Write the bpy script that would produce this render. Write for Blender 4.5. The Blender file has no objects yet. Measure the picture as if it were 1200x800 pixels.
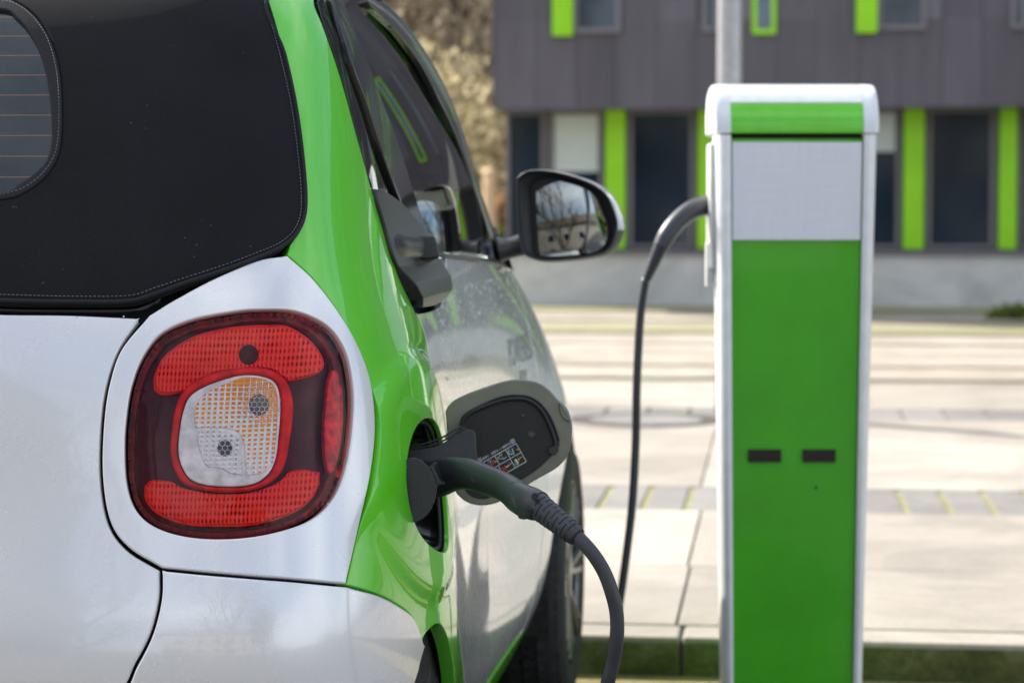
import bpy, bmesh, math, random
import numpy as np
from mathutils import Vector, Matrix
from mathutils.bvhtree import BVHTree
from mathutils.geometry import delaunay_2d_cdt
random.seed(7); rng = np.random.default_rng(7)
R = math.radians
scene = bpy.context.scene
C = scene.collection

# ------------------------------------------------------------------ camera, sky, sun, exposure
CAM_H = 1.09; FPX = 2600.0; PITCH = math.atan(150/FPX); YAW = math.atan(308/FPX)
cam_d = bpy.data.cameras.new('camera'); cam = bpy.data.objects.new('camera', cam_d); C.objects.link(cam)
cam.location = (0, 0, CAM_H); cam.rotation_euler = (math.pi/2-PITCH, 0, 0)
cam_d.sensor_width = 36; cam_d.lens = 36*FPX/1200; cam_d.clip_start = .05; cam_d.clip_end = 2000
cam_d.dof.use_dof = True; cam_d.dof.focus_distance = 2.78; cam_d.dof.aperture_fstop = 6.1
scene.camera = cam

SUN_EL, SUN_AZ = R(41), R(-46)      # azimuth measured from +Y towards +X
sun_dir = Vector((math.sin(SUN_AZ)*math.cos(SUN_EL), math.cos(SUN_AZ)*math.cos(SUN_EL), math.sin(SUN_EL)))
world = bpy.data.worlds.new('World'); scene.world = world; world.use_nodes = True
nt = world.node_tree; nt.nodes.clear()
sky = nt.nodes.new('ShaderNodeTexSky'); sky.sky_type = 'NISHITA'; sky.sun_disc = False
sky.sun_elevation = SUN_EL; sky.sun_rotation = SUN_AZ; sky.air_density = 1.0; sky.dust_density = 2.5; sky.ozone_density = 1.0
bg = nt.nodes.new('ShaderNodeBackground'); bg.inputs[1].default_value = .13
wo = nt.nodes.new('ShaderNodeOutputWorld')
tcw = nt.nodes.new('ShaderNodeTexCoord'); mpw = nt.nodes.new('ShaderNodeMapping'); mpw.inputs['Scale'].default_value = (1.2, 1.2, 3.0)
nzw = nt.nodes.new('ShaderNodeTexNoise'); nzw.inputs['Scale'].default_value = 1.6; nzw.inputs['Detail'].default_value = 7; nzw.inputs['Roughness'].default_value = .55
rpw = nt.nodes.new('ShaderNodeValToRGB'); rpw.color_ramp.elements[0].position = .42; rpw.color_ramp.elements[1].position = .66
mxw = nt.nodes.new('ShaderNodeMix'); mxw.data_type = 'RGBA'; mxw.inputs[7].default_value = (7.5, 7.8, 8.2, 1)
nt.links.new(tcw.outputs['Generated'], mpw.inputs[0]); nt.links.new(mpw.outputs[0], nzw.inputs['Vector'])
nt.links.new(nzw.outputs['Fac'], rpw.inputs[0]); nt.links.new(rpw.outputs[0], mxw.inputs[0])
nt.links.new(sky.outputs[0], mxw.inputs[6]); nt.links.new(mxw.outputs[2], bg.inputs[0]); nt.links.new(bg.outputs[0], wo.inputs[0])
sl = bpy.data.lights.new('sun', 'SUN'); sl.energy = 4.2; sl.angle = R(.5); sl.color = (1, .95, .87)
so = bpy.data.objects.new('sun', sl); C.objects.link(so); so.rotation_euler = sun_dir.to_track_quat('Z', 'Y').to_euler()
scene.view_settings.view_transform = 'Standard'; scene.view_settings.look = 'None'
scene.view_settings.exposure = .98; scene.view_settings.gamma = 1
scene.render.engine = 'CYCLES'
scene.cycles.max_bounces = 8; scene.cycles.transparent_max_bounces = 12; scene.cycles.glossy_bounces = 5; scene.cycles.transmission_bounces = 6
scene.cycles.sample_clamp_indirect = 8

# ------------------------------------------------------------------ coordinates
FWD = np.array([math.sin(YAW), math.cos(YAW), 0]); RGT = np.array([math.cos(YAW), -math.sin(YAW), 0])
CV, CU = 1.26, 2.6
def car2w(p):
    p = np.asarray(p, float); return FWD*(p[..., 1:2]+CU) + RGT*(p[..., 0:1]-CV) + np.array([0, 0, 1.])*p[..., 2:3]
def w2car(p):
    p = np.asarray(p, float); return np.stack([p@RGT+CV, p@FWD-CU, p[..., 2]], -1)
cp, sp_ = math.cos(PITCH), math.sin(PITCH)
FC = np.array([0, cp, -sp_]); UC = np.array([0, sp_, cp]); ORI = np.array([0, 0, CAM_H])
def ray(x, y): return FC + np.array([(x-600)/FPX, 0, 0]) + UC*((400-y)/FPX)
def px(x, y, d):            # world point on the plane Y = d
    r = ray(x, y); return ORI + r*(d/r[1])
def pxc(x, y, d): return w2car(px(x, y, d))
def proj(pw):
    q = pw-ORI; f = q@FC; return np.stack([600+FPX*q[..., 0]/f, 400-FPX*(q@UC)/f], -1)

# ------------------------------------------------------------------ materials
class NG:
    def __init__(s, name):
        s.m = bpy.data.materials.new(name); s.m.use_nodes = True; s.t = s.m.node_tree; s.t.nodes.clear()
        s.out = s.n('ShaderNodeOutputMaterial')
    def n(s, typ, **kw):
        o = s.t.nodes.new(typ)
        for k, v in kw.items(): setattr(o, k, v)
        return o
    def l(s, a, b): s.t.links.new(a, b)
    def set(s, sock, v):
        if hasattr(v, 'is_linked') or isinstance(v, bpy.types.NodeSocket): s.l(v, sock)
        elif isinstance(v, (tuple, list)) and len(v) == 3 and sock.type == 'RGBA': sock.default_value = (*v, 1)
        else: sock.default_value = v
    def coord(s, kind='Object'): return s.n('ShaderNodeTexCoord').outputs[kind]
    def xyz(s, v):
        o = s.n('ShaderNodeSeparateXYZ'); s.l(v, o.inputs[0]); return o.outputs
    def map(s, v, sc=(1, 1, 1), rot=(0, 0, 0), loc=(0, 0, 0)):
        o = s.n('ShaderNodeMapping'); s.l(v, o.inputs[0]); o.inputs['Scale'].default_value = sc; o.inputs['Rotation'].default_value = rot; o.inputs['Location'].default_value = loc; return o.outputs[0]
    def noise(s, v, scale, detail=4, rough=.5, dist=0):
        o = s.n('ShaderNodeTexNoise'); s.l(v, o.inputs['Vector']); o.inputs['Scale'].default_value = scale; o.inputs['Detail'].default_value = detail
        o.inputs['Roughness'].default_value = rough; o.inputs['Distortion'].default_value = dist; return o.outputs['Fac']
    def vor(s, v, scale, feature='F1', out='Distance', rand=1):
        o = s.n('ShaderNodeTexVoronoi', feature=feature); s.l(v, o.inputs['Vector']); o.inputs['Scale'].default_value = scale; o.inputs['Randomness'].default_value = rand; return o.outputs[out]
    def math(s, op, a, b=None, c=None):
        o = s.n('ShaderNodeMath', operation=op)
        s.set(o.inputs[0], a)
        if b is not None: s.set(o.inputs[1], b)
        if c is not None: s.set(o.inputs[2], c)
        return o.outputs[0]
    def ramp(s, v, stops):
        o = s.n('ShaderNodeValToRGB'); s.l(v, o.inputs[0]); e = o.color_ramp.elements
        while len(e) < len(stops): e.new(.5)
        for k, (p, c) in enumerate(stops):
            e[k].position = p; e[k].color = (c, c, c, 1) if isinstance(c, (int, float)) else (*c, 1)
        return o.outputs[0]
    def mix(s, f, a, b, mode='MIX'):
        o = s.n('ShaderNodeMix', data_type='RGBA', blend_type=mode); s.set(o.inputs[0], f); s.set(o.inputs[6], a); s.set(o.inputs[7], b); return o.outputs[2]
    def bump(s, h, strength=.3, dist=.01):
        o = s.n('ShaderNodeBump'); s.l(h, o.inputs['Height']); o.inputs['Strength'].default_value = strength; o.inputs['Distance'].default_value = dist; return o.outputs[0]
    def bsdf(s, col=(.5, .5, .5), rough=.5, metal=0., normal=None, coat=0., coat_r=.03, spec=.5, trans=0., ior=None, emit=None, es=0., sheen=0.):
        o = s.n('ShaderNodeBsdfPrincipled')
        s.set(o.inputs['Base Color'], col); s.set(o.inputs['Roughness'], rough); s.set(o.inputs['Metallic'], metal)
        s.set(o.inputs['Specular IOR Level'], spec); s.set(o.inputs['Coat Weight'], coat); s.set(o.inputs['Coat Roughness'], coat_r); s.set(o.inputs['Transmission Weight'], trans)
        if ior: o.inputs['IOR'].default_value = ior
        if sheen: o.inputs['Sheen Weight'].default_value = sheen
        if normal is not None: s.l(normal, o.inputs['Normal'])
        if emit: s.set(o.inputs['Emission Color'], emit); o.inputs['Emission Strength'].default_value = es
        return o.outputs[0]
    def fin(s, sh): s.l(sh, s.out.inputs[0]); return s.m

def plain(name, col, rough=.5, metal=0., coat=0., var=.06, scale=30, bump=0., spec=.5):
    g = NG(name); c = g.coord(); nz = g.noise(c, scale, 5)
    lo = tuple(max(0, x*(1-var*2)) for x in col); hi = tuple(x*(1+var*2) for x in col)
    colr = g.ramp(nz, [(.3, lo), (.7, hi)])
    nrm = g.bump(g.noise(c, scale*8, 4), bump, .002) if bump else None
    return g.fin(g.bsdf(colr, rough, metal, nrm, coat, spec=spec))

def paint(name, col, metal, rough, flake=.0, dirt=.0, cior=1.45):
    g = NG(name); c = g.coord()
    fl = g.vor(c, 1800, out='Color'); hs = g.n('ShaderNodeRGBToBW'); g.l(fl, hs.inputs[0])
    f = g.math('MULTIPLY_ADD', hs.outputs[0], flake*2, 1-flake)
    cc = g.mix(1., col, f, 'MULTIPLY')
    sm = g.noise(c, 9, 6, .6)
    rr = g.math('MULTIPLY_ADD', sm, .10, rough-.05)
    op = g.noise(c, 260, 2)
    nb = g.bump(op, .035, .001)
    sh = g.n('ShaderNodeBsdfPrincipled'); g.set(sh.inputs['Base Color'], cc); g.set(sh.inputs['Roughness'], rr); sh.inputs['Metallic'].default_value = metal
    sh.inputs['Coat Weight'].default_value = 1; sh.inputs['Coat Roughness'].default_value = .02; sh.inputs['Coat IOR'].default_value = cior
    g.l(g.bump(g.noise(c, 60, 2), .012, .004), sh.inputs['Coat Normal'])
    # dust and dried rain marks
    sp = g.vor(c, 95); spm = g.ramp(sp, [(.035, 1.), (.06, 0.)]); gate = g.ramp(g.noise(c, 14, 2), [(.56, 0.), (.62, 1.)])
    dm = g.math('MULTIPLY', spm, gate); dm = g.math('MULTIPLY', dm, .10)
    dif = g.bsdf((.55, .53, .48), .8); mx = g.n('ShaderNodeMixShader'); g.l(dm, mx.inputs[0]); g.l(sh.outputs[0], mx.inputs[1]); g.l(dif, mx.inputs[2])
    return g.fin(mx.outputs[0])

M = {}
M['silver'] = paint('silver_paint', (.80, .79, .795), .22, .27, .09, cior=1.62)
M['green'] = paint('green_paint', (.105, .60, .001), .0, .32, .04)
M['black_gap'] = plain('underbody_black', (.006, .006, .007), .7)
M['plastic'] = plain('black_plastic', (.034, .035, .038), .42, bump=.25, var=.05, spec=.45)
M['trim'] = plain('gloss_black_trim', (.01, .01, .011), .14, coat=.6)
M['handle_plastic'] = plain('handle_plastic', (.020, .020, .022), .36, bump=.2, var=.05)
M['rubber'] = plain('rubber', (.014, .014, .015), .55, bump=.15)
M['cable'] = plain('cable_sheath', (.034, .036, .044), .40, bump=.08, var=.03)
M['chrome'] = plain('chrome', (.8, .8, .82), .12, 1.)
M['interior'] = plain('interior_dark', (.02, .02, .022), .7)
M['interior_light'] = plain('interior_grey', (.3, .31, .33), .8)

def mk_fabric():
    g = NG('soft_top_fabric'); c = g.coord()
    w1 = g.n('ShaderNodeTexWave', wave_type='BANDS', bands_direction='DIAGONAL'); g.l(c, w1.inputs[0]); w1.inputs['Scale'].default_value = 260; w1.inputs['Distortion'].default_value = 2
    n1 = g.noise(c, 900, 3, .7); big = g.noise(c, 5, 4, .55)
    base = g.ramp(big, [(.3, (.0068, .0070, .0085)), (.7, (.011, .0112, .013))])
    fleck = g.vor(c, 75); fm = g.ramp(fleck, [(.045, 1.), (.075, 0.)]); gate = g.ramp(g.noise(c, 25, 2), [(.50, 0.), (.60, 1.)])
    f2 = g.vor(g.map(c, loc=(3.1, 1.7, 4.4)), 190); fm2 = g.math('MULTIPLY', g.ramp(f2, [(.05, 1.), (.08, 0.)]), .35)
    fmm = g.math('MAXIMUM', g.math('MULTIPLY', fm, gate), fm2)
    grain = g.ramp(n1, [(.35, .65), (.65, 1.35)])
    col = g.mix(1., base, grain, 'MULTIPLY')
    col = g.mix(g.math('MULTIPLY', fmm, .5), col, (.24, .24, .235))
    h = g.math('ADD', n1, g.math('MULTIPLY', w1.outputs['Fac'], .3))
    return g.fin(g.bsdf(col, .85, normal=g.bump(h, .35, .0006), spec=.18, sheen=.03))
M['fabric'] = mk_fabric()

def mk_glass(name, tint, refl=1.0, rough=0.0, ior=1.5):
    g = NG(name); tr = g.n('ShaderNodeBsdfTransparent'); tr.inputs[0].default_value = (*tint, 1)
    gl = g.n('ShaderNodeBsdfGlossy'); gl.inputs['Roughness'].default_value = rough; gl.inputs[0].default_value = (refl, refl, refl, 1)
    fr = g.n('ShaderNodeFresnel'); fr.inputs[0].default_value = ior
    mx = g.n('ShaderNodeMixShader'); g.l(fr.outputs[0], mx.inputs[0]); g.l(tr.outputs[0], mx.inputs[1]); g.l(gl.outputs[0], mx.inputs[2])
    return g.fin(mx.outputs[0])
M['glass'] = mk_glass('car_glass', (.17, .21, .20), ior=1.62)

def mk_rearwin():
    g = NG('rear_window_plastic'); c = g.coord(); x, y, z = g.xyz(c)
    f = g.math('FRACT', g.math('DIVIDE', g.math('SUBTRACT', z, 1.0), .0272))
    line = g.math('LESS_THAN', f, .05)
    tr = g.n('ShaderNodeBsdfTransparent'); tr.inputs[0].default_value = (.15, .20, .22, 1)
    dust = g.noise(c, 400, 4, .7); dm = g.ramp(dust, [(.35, .10), (.7, .32)])
    dif = g.bsdf((.045, .072, .085), .45)
    m1 = g.n('ShaderNodeMixShader'); g.l(g.math('ADD', dm, .12), m1.inputs[0]); g.l(tr.outputs[0], m1.inputs[1]); g.l(dif, m1.inputs[2])
    ln = g.bsdf((.17, .05, .02), .6); m2 = g.n('ShaderNodeMixShader'); g.l(line, m2.inputs[0]); g.l(m1.outputs[0], m2.inputs[1]); g.l(ln, m2.inputs[2])
    gl = g.n('ShaderNodeBsdfGlossy'); gl.inputs['Roughness'].default_value = .04
    fr = g.n('ShaderNodeFresnel'); m3 = g.n('ShaderNodeMixShader'); g.l(fr.outputs[0], m3.inputs[0]); g.l(m2.outputs[0], m3.inputs[1]); g.l(gl.outputs[0], m3.inputs[2])
    return g.fin(m3.outputs[0])
M['rearwin'] = mk_rearwin()

def mk_stitched():
    g = NG('stitched_binding'); c = g.coord(); n1 = g.noise(c, 700, 3, .7)
    col = g.ramp(n1, [(.3, (.008, .008, .010)), (.7, (.026, .026, .029))])
    return g.fin(g.bsdf(col, .8, normal=g.bump(n1, .4, .0006), spec=.3))
M['binding'] = mk_stitched()
M['thread'] = plain('stitch_thread', (.13, .13, .17), .8)

def mk_red(name, base, dark, px_, pz, glow=.0):
    g = NG(name); c = g.coord(); x, y, z = g.xyz(c)
    sx = g.math('SINE', g.math('MULTIPLY', x, 2*math.pi/px_)); sz = g.math('SINE', g.math('MULTIPLY', z, 2*math.pi/pz))
    h = g.math('ADD', g.math('ABSOLUTE', sx), g.math('MULTIPLY', sz, .45))
    n = g.noise(g.map(c, (1, 1, 1.6)), 26, 3, .6); hh = g.math('MULTIPLY_ADD', h, .42, g.math('MULTIPLY', n, .95))
    col = g.ramp(hh, [(.28, dark), (.55, base), (.80, tuple(min(1, q*1.3+.03) for q in base))])  # glassy highlights and darker rib hollows are put into the red
    return g.fin(g.bsdf(col, .12, normal=g.bump(h, .8, .0016), spec=.3))
M['red'] = mk_red('red_reflector', (1., .012, .002), (.08, .0005, .0005), .0096, .0085)
M['redring'] = plain('red_ring', (.75, .012, .010), .3, var=.15, scale=60, spec=.15)
M['maroon'] = plain('maroon_housing', (.060, .004, .010), .3, var=.2, scale=40, spec=.12)
M['redglow'] = plain('red_side_lens', (.62, .006, .006), .2, var=.35, scale=70, spec=.3)
M['redside'] = plain('side_reflector', (.19, .004, .010), .3, var=.3, scale=90, spec=.15)
def mk_tlens():
    g = NG('tinted_lens'); tr = g.n('ShaderNodeBsdfTransparent'); tr.inputs[0].default_value = (.99, .96, .96, 1)
    gl = g.n('ShaderNodeBsdfGlossy'); gl.inputs['Roughness'].default_value = .01
    fr = g.n('ShaderNodeFresnel'); fr.inputs[0].default_value = 1.30
    mx = g.n('ShaderNodeMixShader'); g.l(fr.outputs[0], mx.inputs[0]); g.l(tr.outputs[0], mx.inputs[1]); g.l(gl.outputs[0], mx.inputs[2])
    return g.fin(mx.outputs[0])
M['tlens'] = mk_tlens()
def mk_cells(name, amber, white, p=.0070):
    g = NG(name); c = g.coord(); x, y, z = g.xyz(c)
    xs = g.math('DIVIDE', x, p); zs = g.math('DIVIDE', z, p*.8)
    fx = g.math('ABSOLUTE', g.math('SUBTRACT', g.math('FRACT', xs), .5)); fz = g.math('ABSOLUTE', g.math('SUBTRACT', g.math('FRACT', zs), .5))
    d = g.math('MAXIMUM', fx, fz); n = g.noise(c, 60, 3)
    gx = g.math('ADD', g.math('MULTIPLY_ADD', g.math('SUBTRACT', x, .62), 5., .36), g.math('MULTIPLY', g.math('SUBTRACT', z, .832), 6.5))     # amber grows outward across the lens
    thr = g.math('ADD', g.math('MULTIPLY', gx, .5), g.math('MULTIPLY', n, .35))
    m = g.ramp(g.math('SUBTRACT', g.math('ADD', thr, .02), d), [(.0, 0.), (.06, 1.)])
    n2 = g.noise(c, 300, 2); w = g.ramp(n2, [(.3, tuple(.72*q for q in white)), (.7, white)])
    a = g.ramp(n, [(.3, tuple(.6*q for q in amber)), (.7, amber)])
    col = g.mix(m, w, a)
    h = g.math('SUBTRACT', .5, d)
    return g.fin(g.bsdf(col, .12, normal=g.bump(h, .8, .0016), spec=.4, metal=.1))
M['amber_cells'] = mk_cells('amber_cells', (1., .34, .01), (1., .99, .95))
M['white_cells'] = mk_cells('white_cells', (.45, .41, .34), (.96, .96, .95))
M['lensglass'] = plain('frosted_lens', (.86, .87, .88), .22, .0, var=.12, scale=70)
M['lamp_dark'] = plain('bulb_socket', (.05, .045, .04), .2, .6, coat=.5)

def mk_flapinside():
    g = NG('flap_inner_lacquer'); c = g.coord()
    n = g.noise(g.map(c, (1, 1, 1)), 40, 4); col = g.ramp(n, [(.3, (.16, .165, .135)), (.7, (.20, .205, .17))])
    return g.fin(g.bsdf(col, .33, .25, coat=.5, coat_r=.15))
M['flap'] = mk_flapinside()
M['tray'] = plain('flap_tray_black', (.012, .013, .013), .45, var=.1, bump=.15)
def flat(name, col, rough=.5, metal=0, coat=0): return plain(name, col, rough, metal, coat, var=.02)
M['white_print'] = flat('white_print', (.75, .75, .75)); M['red_print'] = flat('red_print', (.6, .03, .03)); M['blue_print'] = flat('blue_print', (.02, .09, .45))
M['orange_print'] = flat('orange_print', (.8, .35, .02)); M['green_print'] = flat('green_print', (.05, .35, .12)); M['black_print'] = flat('black_print', (.01, .01, .01))
M['decal'] = flat('dark_decal', (.26, .27, .29))
M['water'] = plain('water_drop', (.62, .64, .66), .08, coat=1.)
M['mirror'] = flat('mirror_glass', (.78, .84, .84), .0, 1.)
M['tyre'] = plain('tyre_rubber', (.022, .021, .021), .8, bump=.6, scale=60, var=.25)
M['rim'] = plain('alloy', (.11, .115, .12), .25, .8)
M['liner'] = plain('arch_liner', (.02, .018, .016), .9, bump=.9, scale=25, var=.5)

# ------------------------------------------------------------------ object helpers
def link(name, me, mat=None, parent=None, smooth=True):
    o = bpy.data.objects.new(name, me); C.objects.link(o)
    if mat is not None: me.materials.append(mat)
    if smooth: me.shade_smooth()
    if parent is not None: o.parent = parent
    return o
def mesh(name, v, f):
    me = bpy.data.meshes.new(name); me.from_pydata([tuple(map(float, q)) for q in v], [], [tuple(map(int, q)) for q in f]); me.update(); return me
def tag(o, label=None, cat=None, group=None, kind=None):
    if label: o['label'] = label
    if cat: o['category'] = cat
    if group: o['group'] = group
    if kind: o['kind'] = kind
    return o
def empty(name, loc, rz=0, **kw):
    o = bpy.data.objects.new(name, None); C.objects.link(o); o.location = loc; o.rotation_euler = (0, 0, rz); o.empty_display_size = .2
    tag(o, **kw); return o
class MB:
    def __init__(s): s.v = []; s.f = []
    def box(s, a, b):
        n = len(s.v); x0, y0, z0 = a; x1, y1, z1 = b
        s.v += [(x0,y0,z0),(x1,y0,z0),(x1,y1,z0),(x0,y1,z0),(x0,y0,z1),(x1,y0,z1),(x1,y1,z1),(x0,y1,z1)]
        s.f += [tuple(n+i for i in q) for q in ((0,3,2,1),(4,5,6,7),(0,1,5,4),(1,2,6,5),(2,3,7,6),(3,0,4,7))]
        return s
    def add(s, v, f):
        n = len(s.v); s.v += [tuple(q) for q in v]; s.f += [tuple(n+i for i in q) for q in f]; return s
    def build(s, name, mat, parent=None, smooth=False, bevel=0, seg=2):
        o = link(name, mesh(name, s.v, s.f), mat, parent, smooth)
        if bevel:
            m = o.modifiers.new('bevel', 'BEVEL'); m.width = bevel; m.segments = seg; m.limit_method = 'ANGLE'; m.harden_normals = False
            o.data.shade_smooth()
            w = o.modifiers.new('wn', 'WEIGHTED_NORMAL'); w.keep_sharp = True
        return o
def catmull(P, n=8, closed=False):
    P = np.asarray(P, float); N = len(P); out = []
    rngk = range(N if closed else N-1)
    for i in rngk:
        p0 = P[(i-1) % N] if closed or i > 0 else 2*P[0]-P[1]
        p1 = P[i]; p2 = P[(i+1) % N]
        p3 = P[(i+2) % N] if closed or i+2 < N else 2*P[-1]-P[-2]
        for k in range(n):
            t = k/n; out.append(.5*((2*p1)+(-p0+p2)*t+(2*p0-5*p1+4*p2-p3)*t*t+(-p0+3*p1-3*p2+p3)*t**3))
    if not closed: out.append(P[-1])
    return np.array(out)
def sweep(path, rad, n=20, sub=6, caps=True, ell=None, up=(0, 0, 1), smooth_path=True):
    """tube along a path; rad per control point; ell = flattening of the second axis per control point"""
    K = len(path); rad = rad if hasattr(rad, '__len__') else [rad]*K
    ell = ell if ell is not None else [1.]*K
    A = np.column_stack([np.array(path, float), np.array(rad, float), np.array(ell, float)])
    if smooth_path: A = catmull(A, sub)
    P = A[:, :3]; T = np.gradient(P, axis=0); T /= np.linalg.norm(T, axis=1)[:, None]+1e-12
    u = np.array(up, float); u = u-T[0]*(u@T[0])
    if np.linalg.norm(u) < .05: u = np.array([1., 0, 0])-T[0]*T[0][0]
    u /= np.linalg.norm(u)
    v = []; 
    for i in range(len(P)):
        u = u-T[i]*(u@T[i]); u /= np.linalg.norm(u); w = np.cross(T[i], u)
        for k in range(n):
            a = 2*math.pi*k/n; v.append(P[i]+A[i, 3]*(math.cos(a)*u+math.sin(a)*w*A[i, 4]))
    f = [(i*n+k, i*n+(k+1) % n, (i+1)*n+(k+1) % n, (i+1)*n+k) for i in range(len(P)-1) for k in range(n)]
    if caps: f += [tuple(range(n))[::-1], tuple((len(P)-1)*n+k for k in range(n))]
    return v, f

# ------------------------------------------------------------------ the car's master surface
ROWS = [
 (.16, [(0,.10),(.25,.10),(.45,.11),(.58,.14),(.66,.20),(.70,.35),(.70,.52),(.71,.78),(.72,1.2),(.72,1.6),(.72,2.0),(.70,2.3),(.62,2.5),(.4,2.6),(0,2.64)]),
 (.30, [(0,.02),(.25,.02),(.45,.03),(.63,.06),(.745,.13),(.79,.30),(.80,.52),(.776,.78),(.768,1.2),(.77,1.6),(.80,2.0),(.82,2.3),(.72,2.53),(.45,2.66),(0,2.70)]),
 (.44, [(0,-.03),(.25,-.03),(.45,-.02),(.635,.01),(.755,.09),(.80,.27),(.81,.52),(.785,.78),(.766,1.2),(.772,1.6),(.815,2.0),(.835,2.3),(.74,2.55),(.46,2.68),(0,2.73)]),
 (.56, [(0,-.045),(.25,-.045),(.45,-.035),(.635,-.005),(.752,.08),(.80,.27),(.805,.52),(.780,.78),(.765,1.2),(.773,1.6),(.826,2.0),(.845,2.3),(.74,2.56),(.46,2.69),(0,2.74)]),
 (.66, [(0,-.01),(.25,-.01),(.45,.0),(.63,.03),(.742,.11),(.788,.28),(.795,.52),(.770,.78),(.758,1.2),(.770,1.6),(.82,2.0),(.83,2.3),(.72,2.55),(.46,2.69),(0,2.73)]),
 (.76, [(0,.015),(.25,.018),(.45,.03),(.625,.06),(.735,.15),(.777,.31),(.782,.52),(.757,.78),(.752,1.2),(.765,1.6),(.80,2.0),(.79,2.3),(.70,2.54),(.46,2.66),(0,2.71)]),
 (.86, [(0,.03),(.25,.035),(.45,.05),(.62,.085),(.726,.18),(.765,.33),(.770,.52),(.748,.78),(.745,1.2),(.758,1.6),(.777,2.0),(.745,2.3),(.66,2.46),(.44,2.58),(0,2.64)]),
 (.94, [(0,.055),(.25,.06),(.45,.08),(.61,.115),(.71,.205),(.746,.35),(.750,.52),(.736,.78),(.734,1.2),(.747,1.6),(.752,2.0),(.68,2.25),(.58,2.3),(.40,2.38),(0,2.44)]),
 (1.01,[(0,.085),(.25,.09),(.45,.108),(.595,.138),(.688,.225),(.722,.37),(.728,.53),(.722,.78),(.722,1.2),(.735,1.6),(.715,1.92),(.60,2.06),(.5,2.1),(.35,2.16),(0,2.22)]),
 (1.08,[(0,.13),(.25,.135),(.44,.15),(.58,.178),(.668,.255),(.705,.40),(.712,.54),(.706,.78),(.708,1.2),(.715,1.56),(.70,1.80),(.62,1.88),(.5,1.94),(.3,1.98),(0,2.0)]),
 (1.18,[(0,.19),(.25,.195),(.43,.21),(.56,.237),(.645,.31),(.685,.43),(.693,.56),(.694,.78),(.698,1.15),(.700,1.46),(.684,1.66),(.60,1.72),(.45,1.76),(.28,1.79),(0,1.81)]),
 (1.29,[(0,.26),(.24,.265),(.41,.28),(.53,.305),(.61,.37),(.655,.47),(.665,.58),(.670,.78),(.680,1.1),(.688,1.36),(.668,1.50),(.58,1.56),(.42,1.59),(.26,1.62),(0,1.64)]),
 (1.39,[(0,.33),(.22,.335),(.38,.35),(.49,.37),(.56,.415),(.62,.50),(.634,.60),(.640,.78),(.650,1.05),(.648,1.24),(.622,1.34),(.53,1.39),(.38,1.42),(.24,1.44),(0,1.46)]),
 (1.46,[(0,.43),(.20,.435),(.34,.45),(.44,.46),(.51,.50),(.565,.58),(.585,.66),(.604,.8),(.612,.98),(.600,1.11),(.565,1.2),(.47,1.24),(.34,1.26),(.2,1.28),(0,1.29)]),
 (1.52,[(0,.57),(.15,.57),(.26,.58),(.33,.59),(.39,.62),(.43,.67),(.45,.73),(.46,.82),(.46,.92),(.45,1.0),(.42,1.06),(.36,1.09),(.28,1.11),(.16,1.12),(0,1.13)]),
 (1.55,[(0,.78),(.06,.78),(.10,.79),(.13,.80),(.15,.81),(.17,.82),(.18,.84),(.18,.86),(.18,.88),(.17,.9),(.16,.91),(.14,.92),(.1,.93),(.06,.93),(0,.93)]),
]
CT = np.array([[(v, u, z) for v, u in row] for z, row in ROWS]); NR, NC = CT.shape[:2]
PAD = np.zeros((NR+2, NC+2, 3)); PAD[1:-1, 1:-1] = CT
PAD[1:-1, 0] = CT[:, 1]*[-1, 1, 1]; PAD[1:-1, -1] = CT[:, -2]*[-1, 1, 1]
PAD[0] = 2*PAD[1]-PAD[2]; PAD[-1] = PAD[-2]
def bs(t):
    return np.stack([(1-t)**3, 3*t**3-6*t**2+4, -3*t**3+3*t**2+3*t+1, t**3], -1)/6
def S0(p):
    p = np.atleast_2d(p); s = np.clip(p[:, 0], 0, NC-1-1e-9); t = np.clip(p[:, 1], 0, NR-1-1e-9)
    i = s.astype(int); j = t.astype(int); bi = bs(s-i); bj = bs(t-j); out = np.zeros((len(p), 3))
    for a in range(4):
        for b in range(4): out += (bi[:, a]*bj[:, b])[:, None]*PAD[j+b, i+a]
    return out
def Sn(p, e=1e-3):
    p = np.atleast_2d(p).astype(float)
    a = p+[e, 0]; b = p-[e, 0]; c = p+[0, e]; d = p-[0, e]
    n = np.cross(S0(a)-S0(b), S0(c)-S0(d)); return n/(np.linalg.norm(n, axis=1)[:, None]+1e-15)
gs = np.arange(0, NC-1+1e-6, .05); gt = np.arange(0, NR-1+1e-6, .05)
GG = np.stack(np.meshgrid(gs, gt), -1).reshape(-1, 2); GP = S0(GG); GPX = proj(car2w(GP)); GN = Sn(GG)
# make sure the normals look outward
SGN = 1. if (GN[:, 0]@np.sign(GP[:, 0]-.3) > 0) else -1.
GN *= SGN
ns_, nt_ = len(gs), len(gt)
tris = []
for j in range(nt_-1):
    for i in range(ns_-1):
        a = j*ns_+i; tris += [(a, a+1, a+ns_+1), (a, a+ns_+1, a+ns_)]
BV = BVHTree.FromPolygons([tuple(q) for q in GP], tris)
def bary(hit, idx):
    a, b, c = tris[idx]; A, B, Cc = GP[a], GP[b], GP[c]; v0 = B-A; v1 = Cc-A; v2 = np.array(hit)-A
    d00 = v0@v0; d01 = v0@v1; d11 = v1@v1; d20 = v2@v0; d21 = v2@v1; den = d00*d11-d01*d01
    v = (d11*d20-d01*d21)/den; w = (d00*d21-d01*d20)/den
    return GG[a]*(1-v-w)+GG[b]*v+GG[c]*w
CAMC = w2car(ORI)
facing = ((CAMC-GP)*GN).sum(1) > 0
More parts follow.
